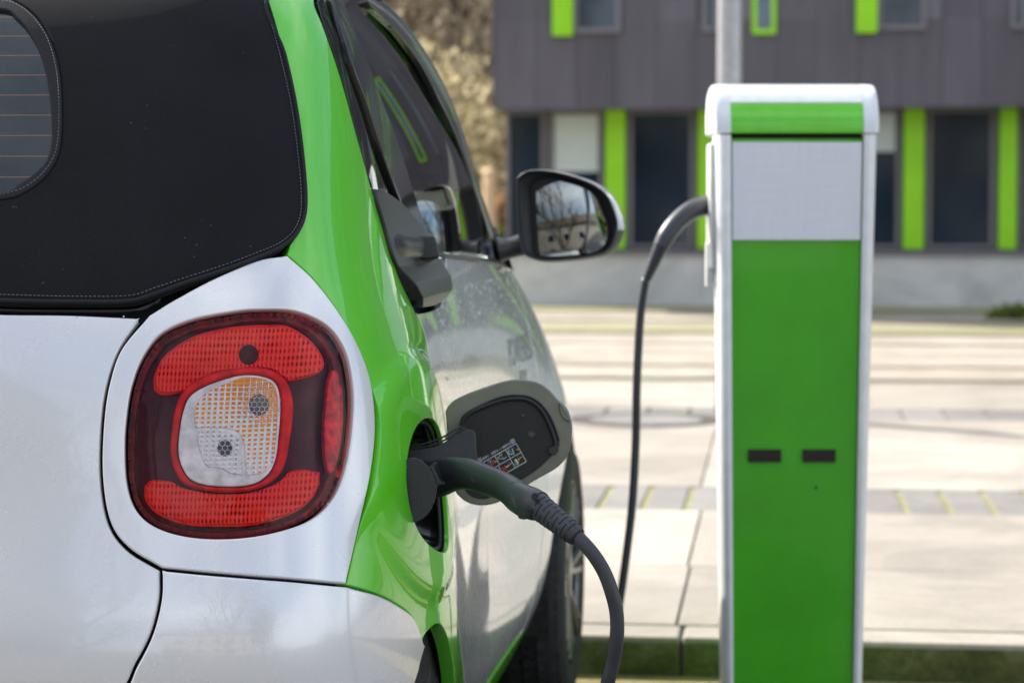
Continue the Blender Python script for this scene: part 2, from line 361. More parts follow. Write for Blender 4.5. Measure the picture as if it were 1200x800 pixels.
def par(x, y):             # pixel -> (s, t)
    o = ORI; d = ray(x, y); oc = w2car(o); dc = w2car(o+d)-oc
    h = BV.ray_cast(Vector(oc), Vector(dc).normalized())
    if h[0] is not None: return bary(h[0], h[2])
    D = ((GPX-[x, y])**2).sum(1)+np.where(facing, 0, 1e6); k = D.argmin(); return GG[k].copy()
def pside(u, z):
    h = BV.ray_cast(Vector((3, u, z)), Vector((-1, 0, 0))); return bary(h[0], h[2])
def prear(v, z):
    h = BV.ray_cast(Vector((v, -3, z)), Vector((0, 1, 0))); return bary(h[0], h[2])
def to_par(pt):
    if isinstance(pt[0], str):
        return {'s': pside, 'r': prear, 'p': lambda a, b: np.array([a, b], float)}[pt[0]](pt[1], pt[2])
    return par(pt[0], pt[1])
def outline(groups, step=.007):
    """groups: list of smooth runs sharing corner points; each run a list of points"""
    if not isinstance(groups[0], list): runs = [[to_par(q) for q in groups]]; closed = True
    else:
        runs = [[to_par(q) for q in g] for g in groups]; closed = False
    out = []
    for r in runs:
        c = catmull(r, 12, closed) if len(r) > 2 else np.array([r[0]+(r[1]-r[0])*k/12 for k in range(13)])
        P = S0(c); L = np.r_[0, np.cumsum(np.linalg.norm(np.diff(P, axis=0), axis=1))]
        n = max(2, int(L[-1]/step)+1); q = np.linspace(0, L[-1], n)
        c = np.stack([np.interp(q, L, c[:, 0]), np.interp(q, L, c[:, 1])], -1)
        if out and np.linalg.norm(out[-1]-c[0]) < .02: c = c[1:]
        out += list(c)
    if np.linalg.norm(out[0]-out[-1]) < .02: out = out[:-1]
    return np.array(out)
def area2(p): x, y = p[:, 0], p[:, 1]; return .5*(x@np.roll(y, -1)-y@np.roll(x, -1))
def inside(P, poly):
    x, y = P[:, 0], P[:, 1]; r = np.zeros(len(P), bool); n = len(poly); j = n-1
    for i in range(n):
        xi, yi = poly[i]; xj, yj = poly[j]
        m = ((yi > y) != (yj > y)) & (x < (xj-xi)*(y-yi)/(yj-yi+1e-15)+xi); r ^= m; j = i
    return r
def frame_out(poly, ccw=True):
    """3-D outward tangential directions at the outline points"""
    P = S0(poly); n = Sn(poly)*SGN; T = np.roll(P, -1, 0)-np.roll(P, 1, 0); T /= np.linalg.norm(T, axis=1)[:, None]+1e-12
    o = np.cross(T, n); o /= np.linalg.norm(o, axis=1)[:, None]+1e-12
    e = 1e-3; a = poly+[e, 0]; dS = (S0(a)-P)/e; dT = (S0(poly+[0, e])-P)/e
    return P, n, o, dS, dT
def inset(poly, g):
    P, n, o, dS, dT = frame_out(poly)
    sg = orient(poly)
    out = []
    for k in range(len(poly)):
        J = np.stack([dS[k], dT[k]], 1); d = np.linalg.lstsq(J, -o[k]*g*sg, rcond=None)[0]
        out.append(poly[k]+d if poly[k, 0] > .02 else poly[k]+[0, d[1]])
    return np.array(out)
def orient(poly):
    """+1 if cross(T, n) points out of the polygon"""
    P, n, o, dS, dT = frame_out(poly); J = [np.linalg.lstsq(np.stack([dS[k], dT[k]], 1), o[k]*1e-3, rcond=None)[0] for k in range(0, len(poly), 7)]
    t = np.array([poly[k]+d*3 for k, d in zip(range(0, len(poly), 7), J)])
    return 1. if inside(t, poly).mean() < .5 else -1.
def panel(name, out, mat, parent, holes=(), gap=.0022, r=.0016, thick=.012, off=0., h=.012, dome=None, mirror=None, hole_rim=True, label=None):
    poly = inset(out, gap+r) if gap+r else out
    hl = [inset(q, -(gap*.2+r)) for q in holes]
    lo = poly.min(0); hi = poly.max(0); ds = h/.17; dt = h/.09
    G = np.stack(np.meshgrid(np.arange(math.floor(lo[0]/ds)*ds, hi[0], ds), np.arange(math.floor(lo[1]/dt)*dt, hi[1], dt)), -1).reshape(-1, 2)
    m = inside(G, inset(poly, h*.45))
    for q in hl: m &= ~inside(G, inset(q, -h*.45))
    G = G[m]
    pts = [*poly]; edges = [(k, (k+1) % len(poly)) for k in range(len(poly))]
    loops = [list(range(len(poly)))]
    for q in hl:
        b = len(pts); pts += [*q]; edges += [(b+k, b+(k+1) % len(q)) for k in range(len(q))]; loops.append(list(range(b, b+len(q))))
    nb = len(pts); pts += [*G]
    W = np.array([.17, .09])
    res = delaunay_2d_cdt([Vector(p*W) for p in pts], edges, [], 0, 1e-9)
    co = np.array([tuple(v) for v in res[0]])/W; orig = res[3]
    idx = {}
    for k, l_ in enumerate(orig):
        for q in l_: idx[q] = k
    F = np.array([f for f in res[2]]); cen = co[F].mean(1); keep = inside(cen, poly)
    for q in hl: keep &= ~inside(cen, q)
    F = F[keep]
    def E(p):
        b = S0(p); n = Sn(p)*SGN; d = np.full(len(b), off)
        if dome is not None: d = d+dome(b, p)
        return b+n*d[:, None]
    P = E(co); e = 2e-3
    nrm = np.cross(E(co+[e, 0])-E(co-[e, 0]), E(co+[0, e])-E(co-[0, e]))*SGN; nrm /= np.linalg.norm(nrm, axis=1)[:, None]+1e-15
    V = list(P); NN = list(nrm); faces = [tuple(f) for f in F]
    fa = P[F[:, 1]]-P[F[:, 0]]; fb = P[F[:, 2]]-P[F[:, 0]]
    flip = (np.cross(fa, fb)*nrm[F[:, 0]]).sum(1) < 0
    faces = [tuple(f[::-1]) if fl else tuple(f) for f, fl in zip(faces, flip)]
    for li, lp in enumerate(loops):
        if li and not hole_rim: continue
        ids = [idx[q] for q in lp]; pl = co[ids]; Pl = P[ids]; nl = nrm[ids]
        T = np.roll(Pl, -1, 0)-np.roll(Pl, 1, 0); T /= np.linalg.norm(T, axis=1)[:, None]+1e-12
        o = np.cross(T, nl)*orient(pl); o /= np.linalg.norm(o, axis=1)[:, None]+1e-12
        if li: o = -o
        rings = [(ids, None)]
        for (a, b, na, nb_) in ((.7, .3, .7, .7), (1., 1., 1., .15), (1., max(1.01, thick/max(r, 1e-5)), 1., 0)):
            st = len(V); Q = Pl+o*a*r-nl*b*r; q = o*na+nl*nb_; q /= np.linalg.norm(q, axis=1)[:, None]
            V += list(Q); NN += list(q); rings.append((list(range(st, st+len(ids))), None))
        for (A, _), (B, _) in zip(rings[:-1], rings[1:]):
            for k in range(len(ids)):
                k2 = (k+1) % len(ids)
                if mirror == 'join' and pl[k, 0] < .03 and pl[k2, 0] < .03: continue
                qd = (A[k], B[k], B[k2], A[k2])
                a3 = np.cross(np.array(V[B[k]])-V[A[k]], np.array(V[B[k2]])-V[A[k]])
                if a3@NN[B[k]] < 0: qd = qd[::-1]
                faces.append(qd)
    V = np.array(V); NN = np.array(NN)
    objs = []
    def mk(V, NN, faces):
        me = mesh(name, V, faces); ob = link(name, me, mat, parent)
        me.normals_split_custom_set_from_vertices([tuple(q) for q in NN]); return ob
    if mirror == 'join':
        n = len(V); V2 = np.r_[V, V*[-1, 1, 1]]; N2 = np.r_[NN, NN*[-1, 1, 1]]; f2 = faces+[tuple(n+i for i in f[::-1]) for f in faces]
        ob = mk(V2, N2, f2)
    else:
        ob = mk(V, NN, faces)
        if mirror == 'copy': mk(V*[-1, 1, 1], NN*[-1, 1, 1], [tuple(f[::-1]) for f in faces])
    if label: ob['label'] = label
    return ob

car = empty('city_car', tuple(car2w(np.array([0., 0, 0]))), -YAW, label='small silver and green two-seat convertible with black soft top, plugged in to charge', cat='car')

# ---- seams traced once, used by the panels on both sides
J_TS = [(168,371),(142,408),(127,450),(120,500),(119,560),(128,612),(150,643),(189,667)]          # tailgate / lamp surround
J_TB = [(189,667),(188,702),(178,742),(160,778),(138,812),('r',.40,.50),('r',.33,.47)]            # tailgate / bumper
J_SB = [(189,667),(240,672),(300,677),(350,681),(404,686)]                                           # surround / bumper
J_SG = [(335,299),(365,326),(395,365),(419,408),(433,450),(438,500),(433,555),(420,615),(404,686)]  # surround / green
J_GB = [(404,686),(440,696),(465,709),(482,724),(494,757)]                                           # green / bumper
J_GD = [(487,366),(497,388),(507,438),(513,468),(520,520),(526,603),(534,693),(539,747),(544,800)]   # green / door
E_FAB = [(313,-2),(333,67),(347,133),(355,190),(358,232),(353,262),(338,286)]
FAB_B = [('p',0,7.63),('r',.16,.984),(0,357),(87,358),(152,357),(184,348),(217,336),(260,322),(300,307),(328,294),(338,286)]
GR_R = [(487,366),(468,326),(456,290),(449,266),(436,223),(427,190),(416,150),(400,92),(380,33),(370,0)]

rev = lambda l: l[::-1]
tail_o = outline([J_TS[:], J_TB, [('r',.33,.47),('r',.2,.455),('p',0,3.05)], [('p',0,3.05),('p',0,5),('p',0,7.44)], [('p',0,7.44),('r',.16,.971),(0,366),(80,367),(168,371)]])
panel('tailgate', tail_o, M['silver'], car, mirror='join', r=.003, h=.015)
LAMP = [(265,368),(300,364),(345,366),(383,384),(404,415),(412,458),(411,500),(404,545),(390,582),(364,608),(320,624),(270,631),(222,629),(184,618),(161,599),(150,570),(147,530),(149,490),(156,450),(170,416),(191,391),(225,376)]
lamp_o = outline(LAMP, .005)
sur_o = outline([[(335,299),(300,305),(250,326),(205,350),(174,369)], [(174,369)]+J_TS[1:], J_SB, rev(J_SG)])
panel('lamp_surround', sur_o, M['silver'], car, holes=[lamp_o], mirror='copy', r=.0025, h=.01, dome=lambda b, p: .004*np.ones(len(b)))

# green side structure with the charge port opening
PORT = [(492,491),(481,500),(473,520),(469,545),(469,570),(474,600),(484,625),(498,641),(511,647),(517,640),(517,610),(514,570),(513,535),(509,510),(502,495)]
port_o = outline(PORT, .005)
def blister(b, p):      # raised flange round the port
    u, z = b[:, 1], b[:, 2]; q = np.sqrt(((u-.43)/.26)**2+((z-.73)/.165)**2)
    return .010/(1+np.exp((q-1)*26))
gr_o = outline([[('s',.60,1.44)]+E_FAB, [(338,286),(335,299)], J_SG, J_GB,
    [(494,757),(498,745),(510,733),(518,735),(525,750),(530,773),(533,802),('s',.70,.30)],
    [('s',.70,.30),('s',.72,.18)], [('s',.72,.18),('s',1.3,.175),('s',1.92,.175)], [('s',1.92,.175),('s',1.90,.25)],
    [('s',1.90,.25),('s',1.5,.235),('s',1.1,.235),('s',.93,.26),('s',.86,.33),(544,800)],
    rev(J_GD), GR_R+[('s',.64,1.42)], [('s',.64,1.42),('s',.60,1.44)]])
panel('side_frame', gr_o, M['green'], car, holes=[port_o], mirror='copy', h=.010, dome=blister, thick=.02)

# bumper: from the centre to the wheel arch
bum_o = outline([rev(J_TB), J_SB, J_GB, [(494,757),(488,778),(482,800),('s',.15,.36),('s',.12,.28)], [('s',.12,.28),('r',.62,.20),('r',.4,.18),('p',0,.35)],
    [('p',0,.35),('p',0,1.5),('p',0,3.0)], [('p',0,3.0),('r',.2,.455),('r',.33,.47)]])
panel('rear_bumper', bum_o, M['silver'], car, mirror='join', h=.014, r=.003, dome=lambda b, p: .006*np.ones(len(b)), thick=.03)

# door
door_o = outline([J_GD, [(544,800),('s',.87,.34),('s',.94,.27),('s',1.1,.245),('s',1.5,.245),('s',1.80,.255)], [('s',1.80,.255),('s',1.84,.45),('s',1.86,.65),('s',1.85,.85),('s',1.80,.985)],
    [('s',1.80,.985),(560,305),(522,300)], [(522,300),(523,330),(517,356),(505,363),(487,366)]])
def scoop(b, p):      # shallow hollow along the lower door
    u, z = b[:, 1], b[:, 2]
    return -.012*np.exp(-((z-.50)/.14)**2)*np.clip((u-.84)/.45, 0, 1)**2*np.clip((1.86-u)/.35, 0, 1)
panel('door', door_o, M['silver'], car, mirror='copy', h=.014, dome=scoop)
# front body with arch
fr_o = outline([[('s',1.80,.985),('s',1.85,.85),('s',1.86,.65),('s',1.84,.45),('s',1.80,.24)], [('s',1.80,.24),('s',1.90,.235)],
    [('s',1.90,.235)]+[('s',2.27-.345*math.cos(a),.30+.345*math.sin(a)) for a in np.linspace(0,math.pi,13)[1:-2]],
    [('s',2.27-.345*math.cos(a),.30+.345*math.sin(a)) for a in np.linspace(0,math.pi,13)[-3:]],
    [('s',2.27-.345*math.cos(math.pi),.30),('p',12.4,1.1),('p',13,1),('p',14,1)], [('p',14,1),('p',14,4),('p',14,7.85)], [('p',14,7.85),('p',12,7.9),('p',11,7.95),('s',1.80,.985)]])
panel('front_wing', fr_o, M['silver'], car, mirror='join', h=.022)

# soft top
# the window lies in the fabric: fabric outline detours round it at the centre line
fab2 = outline([FAB_B, rev(E_FAB), [(313,-2),('s',.58,1.445),('s',.75,1.455),('s',1.0,1.455),('p',10,13.2)], [('p',10,13.2),('p',11.5,13.2),('p',14,13.2)],
    [('p',14,13.2),('p',14,15)], [('p',14,15),('p',7,15),('p',0,15)], [('p',0,15),('p',0,13),('p',0,11.8)],
    [('p',0,11.8),('r',.12,1.368),(0,2),(20,6),(40,20),(57,43),(68,73),(73,110),(73,160),(68,187),(53,210),(30,227),(0,236),('r',.15,1.103),('p',0,9.2)], [('p',0,9.2),('p',0,7.63)]])
soft = panel('soft_top', fab2, M['fabric'], car, mirror='join', h=.016, gap=0, r=.004, off=.004)
win_in = outline([[('p',0,11.66),('r',.12,1.355),(0,14),(20,24),(37,44),(50,71),(58,110),(61,160),(56,187),(43,203),(23,217),(0,227),('r',.15,1.112),('p',0,9.33)], [('p',0,9.33),('p',0,10.5),('p',0,11.66)]])
# binding = ring between win_o and win_in
bind_o = outline([[('p',0,11.8),('r',.12,1.368),(0,2),(20,6),(40,20),(57,43),(68,73),(73,110),(73,160),(68,187),(53,210),(30,227),(0,236),('r',.15,1.103),('p',0,9.2)], [('p',0,9.2),('p',0,9.33)],
    rev([('p',0,11.66),('r',.12,1.355),(0,14),(20,24),(37,44),(50,71),(58,110),(61,160),(56,187),(43,203),(23,217),(0,227),('r',.15,1.112),('p',0,9.33)]), [('p',0,11.66),('p',0,11.8)]])
rw = panel('rear_window', win_in, M['rearwin'], car, mirror='join', h=.02, gap=0, r=.0005, off=-.001, thick=.003)
panel('window_binding', bind_o, M['binding'], rw, mirror='join', h=.006, gap=0, r=.003, off=.005)
# roof underside / inner shell that closes the gaps, open where the glass, port, lamp pods and wheels are
def shell_mesh():
    q = np.stack(np.meshgrid(np.arange(0, NC-1+1e-6, .125), np.arange(.6, NR-1+1e-6, .125)), -1); nj, ni = q.shape[:2]; q = q.reshape(-1, 2)
    base = S0(q); P = base-Sn(q)*SGN*.034; F = []
    for j in range(nj-1):
        for i in range(ni-1):
            a = j*ni+i; c = q[a]+.0625; b = S0(c)[0]; s, t = c
            if t > 7.9 and s > 6.0 and t < 13.4: continue                     # glasshouse sides and windscreen
            if t > 9.0 and t < 12.1 and s < 2.6: continue                     # rear window
            if 4.2 < s < 7.2 and .52 < b[2] < .93 and .30 < b[1] < .58: continue   # charge port
            if b[2] < .66 and any((b[1]-w)**2+(b[2]-.3)**2 < .36**2 for w in (.42, 2.27)) and abs(b[0]) > .55: continue
            F.append((a, a+1, a+ni+1, a+ni))
    V = np.r_[P, P*[-1, 1, 1]]; n = len(P)
    return mesh('inner_shell', V, F+[tuple(n+k for k in f[::-1]) for f in F])
link('inner_shell', shell_mesh(), M['black_gap'], car)

# ---- glass and pillars
kw = dict(mirror='copy', thick=.005, h=.02)
QG = outline([[(374,0),(384,33),(404,92),(420,150),(431,190),(441,224),(455,262)], [(455,262),(470,285),(482,290)], [(482,290),(478,262),(468,240),(448,187),(431,133),(408,67),(385,0),('s',.70,1.435)], [('s',.70,1.435),('s',.655,1.43),(374,0)]])
panel('quarter_window', QG, M['glass'], car, gap=0, r=.001, off=-.004, **kw)
BP = outline([[(385,0),(408,67),(431,133),(448,187),(468,240),(484,275),(492,300)], [(492,300),(508,297)], [(508,297),(495,263),(469,183),(442,110),(412,33),(400,0),('s',.765,1.44)], [('s',.765,1.44),('s',.70,1.44),(385,0)]])
panel('door_pillar', BP, M['trim'], car, gap=0, r=.003, off=.004, mirror='copy', thick=.012, h=.01)
GLR = [(578,305),(567,260),(547,200),(533,160),(513,117),(490,73),(460,33),(428,0)]
DG = outline([[(400,0),(412,33),(442,110),(469,183),(495,263),(508,297)], [(508,297),(540,300),(578,305)], GLR+[('s',1.04,1.435)], [('s',1.04,1.435),('s',.9,1.44),('s',.765,1.44)], [('s',.765,1.44),(400,0)]])
panel('door_window', DG, M['glass'], car, gap=0, r=.001, off=-.003, **kw)
def smooth_glass(names):
    for o in [q for q in car.children if q.name.split('.')[0] in names]:
        me = o.data; P = np.array([tuple(q.co) for q in me.vertices]); sg = np.sign(P[:, 0].mean()); u, z = P[:, 1], P[:, 2]
        A = np.stack([np.ones_like(u), u, z, z*z, u*u], 1); c = np.linalg.lstsq(A, P[:, 0], rcond=None)[0]; d = P[:, 0]-A@c
        core = np.clip(np.abs(d), 0, .004)*np.sign(d)*0
        for q, v_ in zip(me.vertices, A@c+core-sg*.001): q.co.x = v_
        gu = c[1]+2*c[4]*u; gz = c[2]+2*c[3]*z; N = np.stack([np.ones_like(u), -gu, -gz], 1)*sg; N /= np.linalg.norm(N, axis=1)[:, None]
        me.normals_split_custom_set_from_vertices([tuple(q) for q in N])
smooth_glass({'door_window'})
AP = outline([GLR+[('s',1.04,1.435)], [('s',1.04,1.435),('s',1.02,1.452),('p',9.5,13.2)], [('p',9.5,13.2),('p',10.25,12.9),('p',10.35,12),('p',10.35,10),('p',10.4,8.1)], [('p',10.4,8.1),('p',9.6,8.0),(600,313)], [(600,313),(590,309),(578,305)]])
panel('windscreen_pillar', AP, M['trim'], car, gap=0, r=.003, off=.003, mirror='copy', thick=.012, h=.014)
WS = outline([[('p',10.4,8.1),('p',10.38,10),('p',10.38,12),('p',10.3,12.9),('p',10.3,13.15)], [('p',10.3,13.15),('p',12,13.15),('p',14,13.15)], [('p',14,13.15),('p',14,11),('p',14,8.1)], [('p',14,8.1),('p',12,8.1),('p',10.4,8.1)]])
# the windscreen meets the roof at the far centre line: build each half
panel('windscreen', WS, M['glass'], car, gap=0, r=.001, off=-.003, **kw)
BT = outline([[(508,297),(540,300),(578,305),(600,313)], [(600,313),(601,318)], [(601,318),(578,310),(545,304),(521,301)], [(521,301),(508,297)]])
panel('belt_trim', BT, M['plastic'], car, gap=0, r=.002, off=.006, mirror='copy', thick=.012, h=.006)

# ---- interior
def part(name, mb, mat, parent=car, **k): return mb.build(name, M[mat], parent, **k)
for sx in (-1, 1):
    x = .34*sx
    b = MB(); b.box((x-.24, 1.0, .28), (x+.24, 1.5, .48)); st = part('seat', b, 'interior', bevel=.05)
    b = MB(); v, f = sweep([(x, 1.02, .45), (x, .96, .75), (x, .90, 1.0), (x, .88, 1.04)], [.23, .22, .19, .12], ell=[.35]*4, n=24, up=(1, 0, 0)); b.add(v, f); b.build('backrest', M['interior'], st, smooth=True)
    b = MB(); v, f = sweep([(x, .88, 1.08), (x, .87, 1.13), (x, .86, 1.22), (x, .86, 1.26)], [.07, .12, .12, .06], ell=[.5]*4, n=24, up=(1, 0, 0)); b.add(v, f); b.build('headrest', M['interior'], st, smooth=True)
b = MB(); b.box((-.62, 1.62, .70), (.62, 1.9, .96)); part('dashboard', b, 'interior', bevel=.06, seg=3)
b = MB(); a = np.linspace(0, 2*math.pi, 33); v, f = sweep([(-.34+.18*math.cos(t), 1.50+.06*math.sin(t), .93+.17*math.sin(t)) for t in a], .014, n=10, sub=2); b.add(v, f); b.box((-.45, 1.48, .91), (-.23, 1.52, .95)); part('steering_wheel', b, 'interior', smooth=True)
b = MB(); b.box((-.60, .16, .30), (.60, 1.9, .34)); b.box((-.60, .45, .34), (.60, .72, .86)); part('cabin_floor', b, 'interior')

# ---- tail lamps (object coordinates are the car's own)
lampE = tag(bpy.data.objects.new('tail_lamp', None)); C.objects.link(lampE); lampE.parent = car; lampE['label'] = 'right rear light with red bands round a clear and amber centre'
def lp(name, pts, mat, off, dome=None, step=.003, h=.006, r=.002, thick=.006, gap=0, holes=(), par_=None):
    o = outline(pts, step); return panel(name, o, M[mat], par_ or lampE, gap=gap, r=r, off=off, h=h, thick=thick, dome=dome, holes=holes), o
lp('housing', LAMP, 'maroon', -.022, r=.001, thick=.012)
def ldome(b, p):          # softly domed cover
    q = inset(lamp_o, .0)[::2]; d = np.min(np.linalg.norm(S0(q)[None]-b[:, None], axis=2), axis=1); return .0005+.007*(1-np.exp(-d/.02))
lens, _ = lp('lamp_cover', LAMP, 'tlens', -.001, dome=ldome, r=.002, thick=.022, gap=.0025, h=.007)
# dark rim just inside the cover
INN = [(265,378),(300,373),(345,375),(378,392),(396,419),(403,458),(402,500),(395,543),(382,576),(358,600),(318,615),(270,621),(224,620),(188,609),(167,592),(158,568),(156,530),(158,490),(165,452),(178,421),(197,398),(229,384)]
rim, _ = lp('lamp_rim', LAMP, 'redside', -.012, r=.001, thick=.010, gap=.002, holes=[outline(INN, .004)])
UP = [[(182,452),(182,436),(196,412),(228,392),(268,382),(308,379),(340,380),(364,392),(380,408),(386,424),(376,434),(344,442)], [(344,442),(332,434),(318,427),(292,427),(260,431),(236,440),(222,452)], [(222,452),(205,456),(190,457),(182,452)]]
LO = [[(170,568),(172,584),(188,600),(220,610),(260,612),(300,610),(340,600),(368,584),(380,566)], [(380,566),(380,552)], [(380,552),(360,549),(344,551),(334,560),(318,568),(292,575),(252,576),(216,570),(200,562)], [(200,562),(180,561),(170,568)]]
def grow(pts, k): 
    c = np.array([(p[0], p[1]) for r_ in pts for p in r_]).mean(0); return [[(c[0]+(x-c[0])*k, c[1]+(y-c[1])*(1+(k-1)*2.2)) for x, y in r_] for r_ in pts]
for band in (UP, LO):
    rg, _ = lp('red_surround', grow(band, 1.035), 'redring', -.0155, r=.002, thick=.006)
    lp('red_reflector', band, 'red', -.013, r=.002, thick=.006, par_=lampE)
RING = [(200,508),(204,480),(214,457),(238,439),(280,429),(316,430),(338,444),(347,472),(344,508),(337,542),(322,562),(292,573),(252,574),(219,567),(205,552),(199,530)]
CEN = [(208,508),(213,480),(223,460),(248,446),(284,436),(312,438),(328,448),(333,472),(331,508),(326,540),(312,560),(288,569),(248,569),(223,562),(211,545),(207,528)]
cen_o = outline(CEN, .003)
lp('red_ring', RING, 'redring', -.006, r=.003, thick=.014, holes=[cen_o], h=.004)
lp('clear_lens', CEN, 'lensglass', -.008, r=.002, thick=.006, gap=.0015)
AMB = [[(229,500),(228,482),(234,466),(250,454),(284,441),(310,442),(324,451),(328,472),(326,508),(322,538),(311,552),(290,556)], [(290,556),(288,535),(286,515),(276,503),(256,500),(229,500)]]
lp('indicator_lens', AMB, 'amber_cells', -.0065, r=.001, thick=.003)
REV = [[(232,504),(256,504),(274,507),(282,517),(284,535),(286,556)], [(286,556),(270,553),(258,547),(244,546),(238,538),(232,520),(232,504)]]
lp('reversing_lens', REV, 'white_cells', -.0065, r=.001, thick=.003)
def disc_px(cx, cy, rx, ry, n=12): return [(cx+rx*math.cos(a), cy+ry*math.sin(a)) for a in np.linspace(0, 2*math.pi, n, endpoint=False)]
def honeycomb(name, cx, cy, r, mat, cell=3.6, off=-.0045, rr=.00022):
    b = MB()
    for i in range(-4, 5):
        for j in range(-4, 5):
            hx = cx+cell*1.732*(i+.5*(j % 2)); hy = cy+cell*1.5*j
            if math.hypot(hx-cx, hy-cy) > r: continue
            q = [S0(par(hx+cell*.94*math.cos(R(60*k+30)), hy+cell*.94*math.sin(R(60*k+30))))[0]+Sn(par(hx, hy))[0]*SGN*off for k in range(6)]
            v, f = sweep(q+[q[0]], rr, n=5, smooth_path=False); b.add(v, f)
    return b.build(name, M[mat], lampE, smooth=True)
for (cx, cy, r_) in ((305,473,12), (264,524,9)):
    lp('bulb', disc_px(cx, cy, r_, r_*1.05), 'lamp_dark', -.0058, r=.0006, thick=.002)
    honeycomb('bulb_honeycomb', cx, cy, r_+ (12 if r_ > 10 else 3), 'lensglass')
lp('bulb', disc_px(294,412,12,12), 'maroon', -.0115, r=.001, thick=.003)
lp('side_reflector', [(398,430),(406,442),(410,476),(408,512),(400,545),(392,552),(387,532),(386,500),(388,472),(392,444)], 'redglow', -.010, r=.002, thick=.006)
for k, (x_, y_) in enumerate(((198,626), (273,626))): pass
# left lamp = mirror of the right one
def mirror_tree(src, parent):
    if src.type == 'MESH':
        me = src.data.copy(); me.transform(Matrix.Scale(-1, 4, (1, 0, 0))); me.flip_normals(); o = bpy.data.objects.new(src.name.split('.')[0], me)
    else: o = bpy.data.objects.new(src.name.split('.')[0], None)
    C.objects.link(o); o.parent = parent
    for ch in list(src.children): mirror_tree(ch, o)
    return o
mirror_tree(lampE, car)

# ---- charge port
tub = S0(port_o); cu = tub.mean(0)
def tub_mesh():
    o = port_o[::2]; P = S0(o)+Sn(o)*SGN*.004; c = P.mean(0); rings = [P, c+(P-c)*1.0-np.array([.018, 0, 0]), c+(P-c)*.93-np.array([.045, -.004, 0]), c+(P-c)*.86-np.array([.055, -.006, 0])]
    V = np.concatenate(rings+[c[None]-[.056, -.006, 0]]); n = len(P)
    F = [(r*n+k, r*n+(k+1) % n, (r+1)*n+(k+1) % n, (r+1)*n+k) for r in range(3) for k in range(n)]+[(3*n+k, 3*n+(k+1) % n, 4*n) for k in range(n)]
    return mesh('charge_port', V, F)
port = link('charge_port', tub_mesh(), M['trim'], car)
b = MB(); P = S0(port_o[::2])+Sn(port_o[::2])*SGN*.004; c = P.mean(0); Pi = c+(P-c)*.955+[-.006, 0, 0]
v, f = sweep(list(Pi)+[Pi[0]], .0032, n=8, sub=2, caps=False); b.add(v, f); b.build('port_seal', M['rubber'], port, smooth=True)

def onplane(x, y, P0, N):       # car coordinates of the point of a plane seen at a pixel
    oc = w2car(ORI); dc = w2car(ORI+ray(x, y))-oc; t = ((P0-oc)@N)/(dc@N); return oc+dc*t
def unit(v): v = np.array(v, float); return v/np.linalg.norm(v)
def slab(pts, P0, N, thick, push=0., bev=.002, closed=True, sm=8, inner=1.):
    """solid plate: outline points in the plane, extruded away from the viewer, rounded front edge"""
    if sm: pts = catmull(np.array(pts, float), sm, True)
    Q = np.array([onplane(x, y, P0, N) for x, y in pts])+N*push; c = Q.mean(0)
    T = np.roll(Q, -1, 0)-np.roll(Q, 1, 0); T /= np.linalg.norm(T, axis=1)[:, None]; o = np.cross(T, N)
    if ((Q-c)*o).sum() < 0: o = -o
    rings = [Q-o*bev, Q-o*bev*.3-N*bev*.3, Q-N*bev, Q-N*(thick-bev), Q-o*bev*.3-N*(thick-bev*.3), Q-o*bev-N*thick]
    n = len(Q); V = np.concatenate(rings); F = [(r*n+k, r*n+(k+1) % n, (r+1)*n+(k+1) % n, (r+1)*n+k) for r in range(5) for k in range(n)]
    F += [tuple(range(n))[::-1], tuple(5*n+k for k in range(n))]
    me = mesh('slab', V, F); bm = bmesh.new(); bm.from_mesh(me); bmesh.ops.recalc_face_normals(bm, faces=bm.faces); bm.to_mesh(me); bm.free()
    return me
def slab_obj(name, pts, P0, N, thick, mat, parent=car, push=0., bev=.002, sm=8):
    o = link(name, slab(pts, P0, N, thick, push, bev, sm=sm), M[mat], parent)
    w = o.modifiers.new('wn', 'WEIGHTED_NORMAL'); w.weight = 80
    return o
# ---- flap
FP = pxc(600, 515, 3.17); FN = unit([.16, -1.0, .05])
FLAP = [(523,492),(523,480),(531,470),(546,462),(570,453),(597,445),(615,445),(630,448),(643,456),(654,468),(661,474),(667,483),(671,501),(669,522),(663,537),(651,549),(630,561),(600,579),(582,589),(564,592),(549,589),(539,582),(533,573),(527,545)]
flap = slab_obj('charge_flap', FLAP, FP, FN, .007, 'flap', bev=.0025); flap['label'] = 'open charge flap with a black tray and a pictogram sticker inside'
TRAY = [(539,497),(543,486),(561,475),(588,465),(612,463),(627,469),(639,481),(648,498),(655,516),(654,525),(648,532),(630,549),(604,566),(580,580),(564,584),(549,578),(541,560),(537,525)]
slab_obj('flap_tray', TRAY, FP, FN, .004, 'tray', flap, push=.0035, bev=.0015)
rimp = [(540,505),(543,492),(556,481),(588,469),(611,467),(625,472),(636,483),(644,499),(650,516),(650,527)]
b = MB(); v, f = sweep([onplane(x, y, FP, FN)+FN*.006 for x, y in rimp], .0032, n=10, sub=8); b.add(v, f)
v, f = sweep([onplane(x, y, FP, FN)+FN*.005 for x, y in [(540,500),(545,488),(560,477),(588,465),(613,463.5),(628,469),(640,481),(649,498),(655,516)]], .0014, n=8, sub=8); b.add(v, f)
b.build('flap_seal', M['rubber'], flap, smooth=True)
slab_obj('latch', [(643,524),(653,521),(654,528),(649,533),(642,530)], FP, FN, .012, 'plastic', flap, push=.012, bev=.001, sm=0)
slab_obj('flap_notch', [(655,472),(661,477),(667,486),(668,494),(660,490),(656,482)], FP, FN, .003, 'flap', flap, push=.004, bev=.0015)
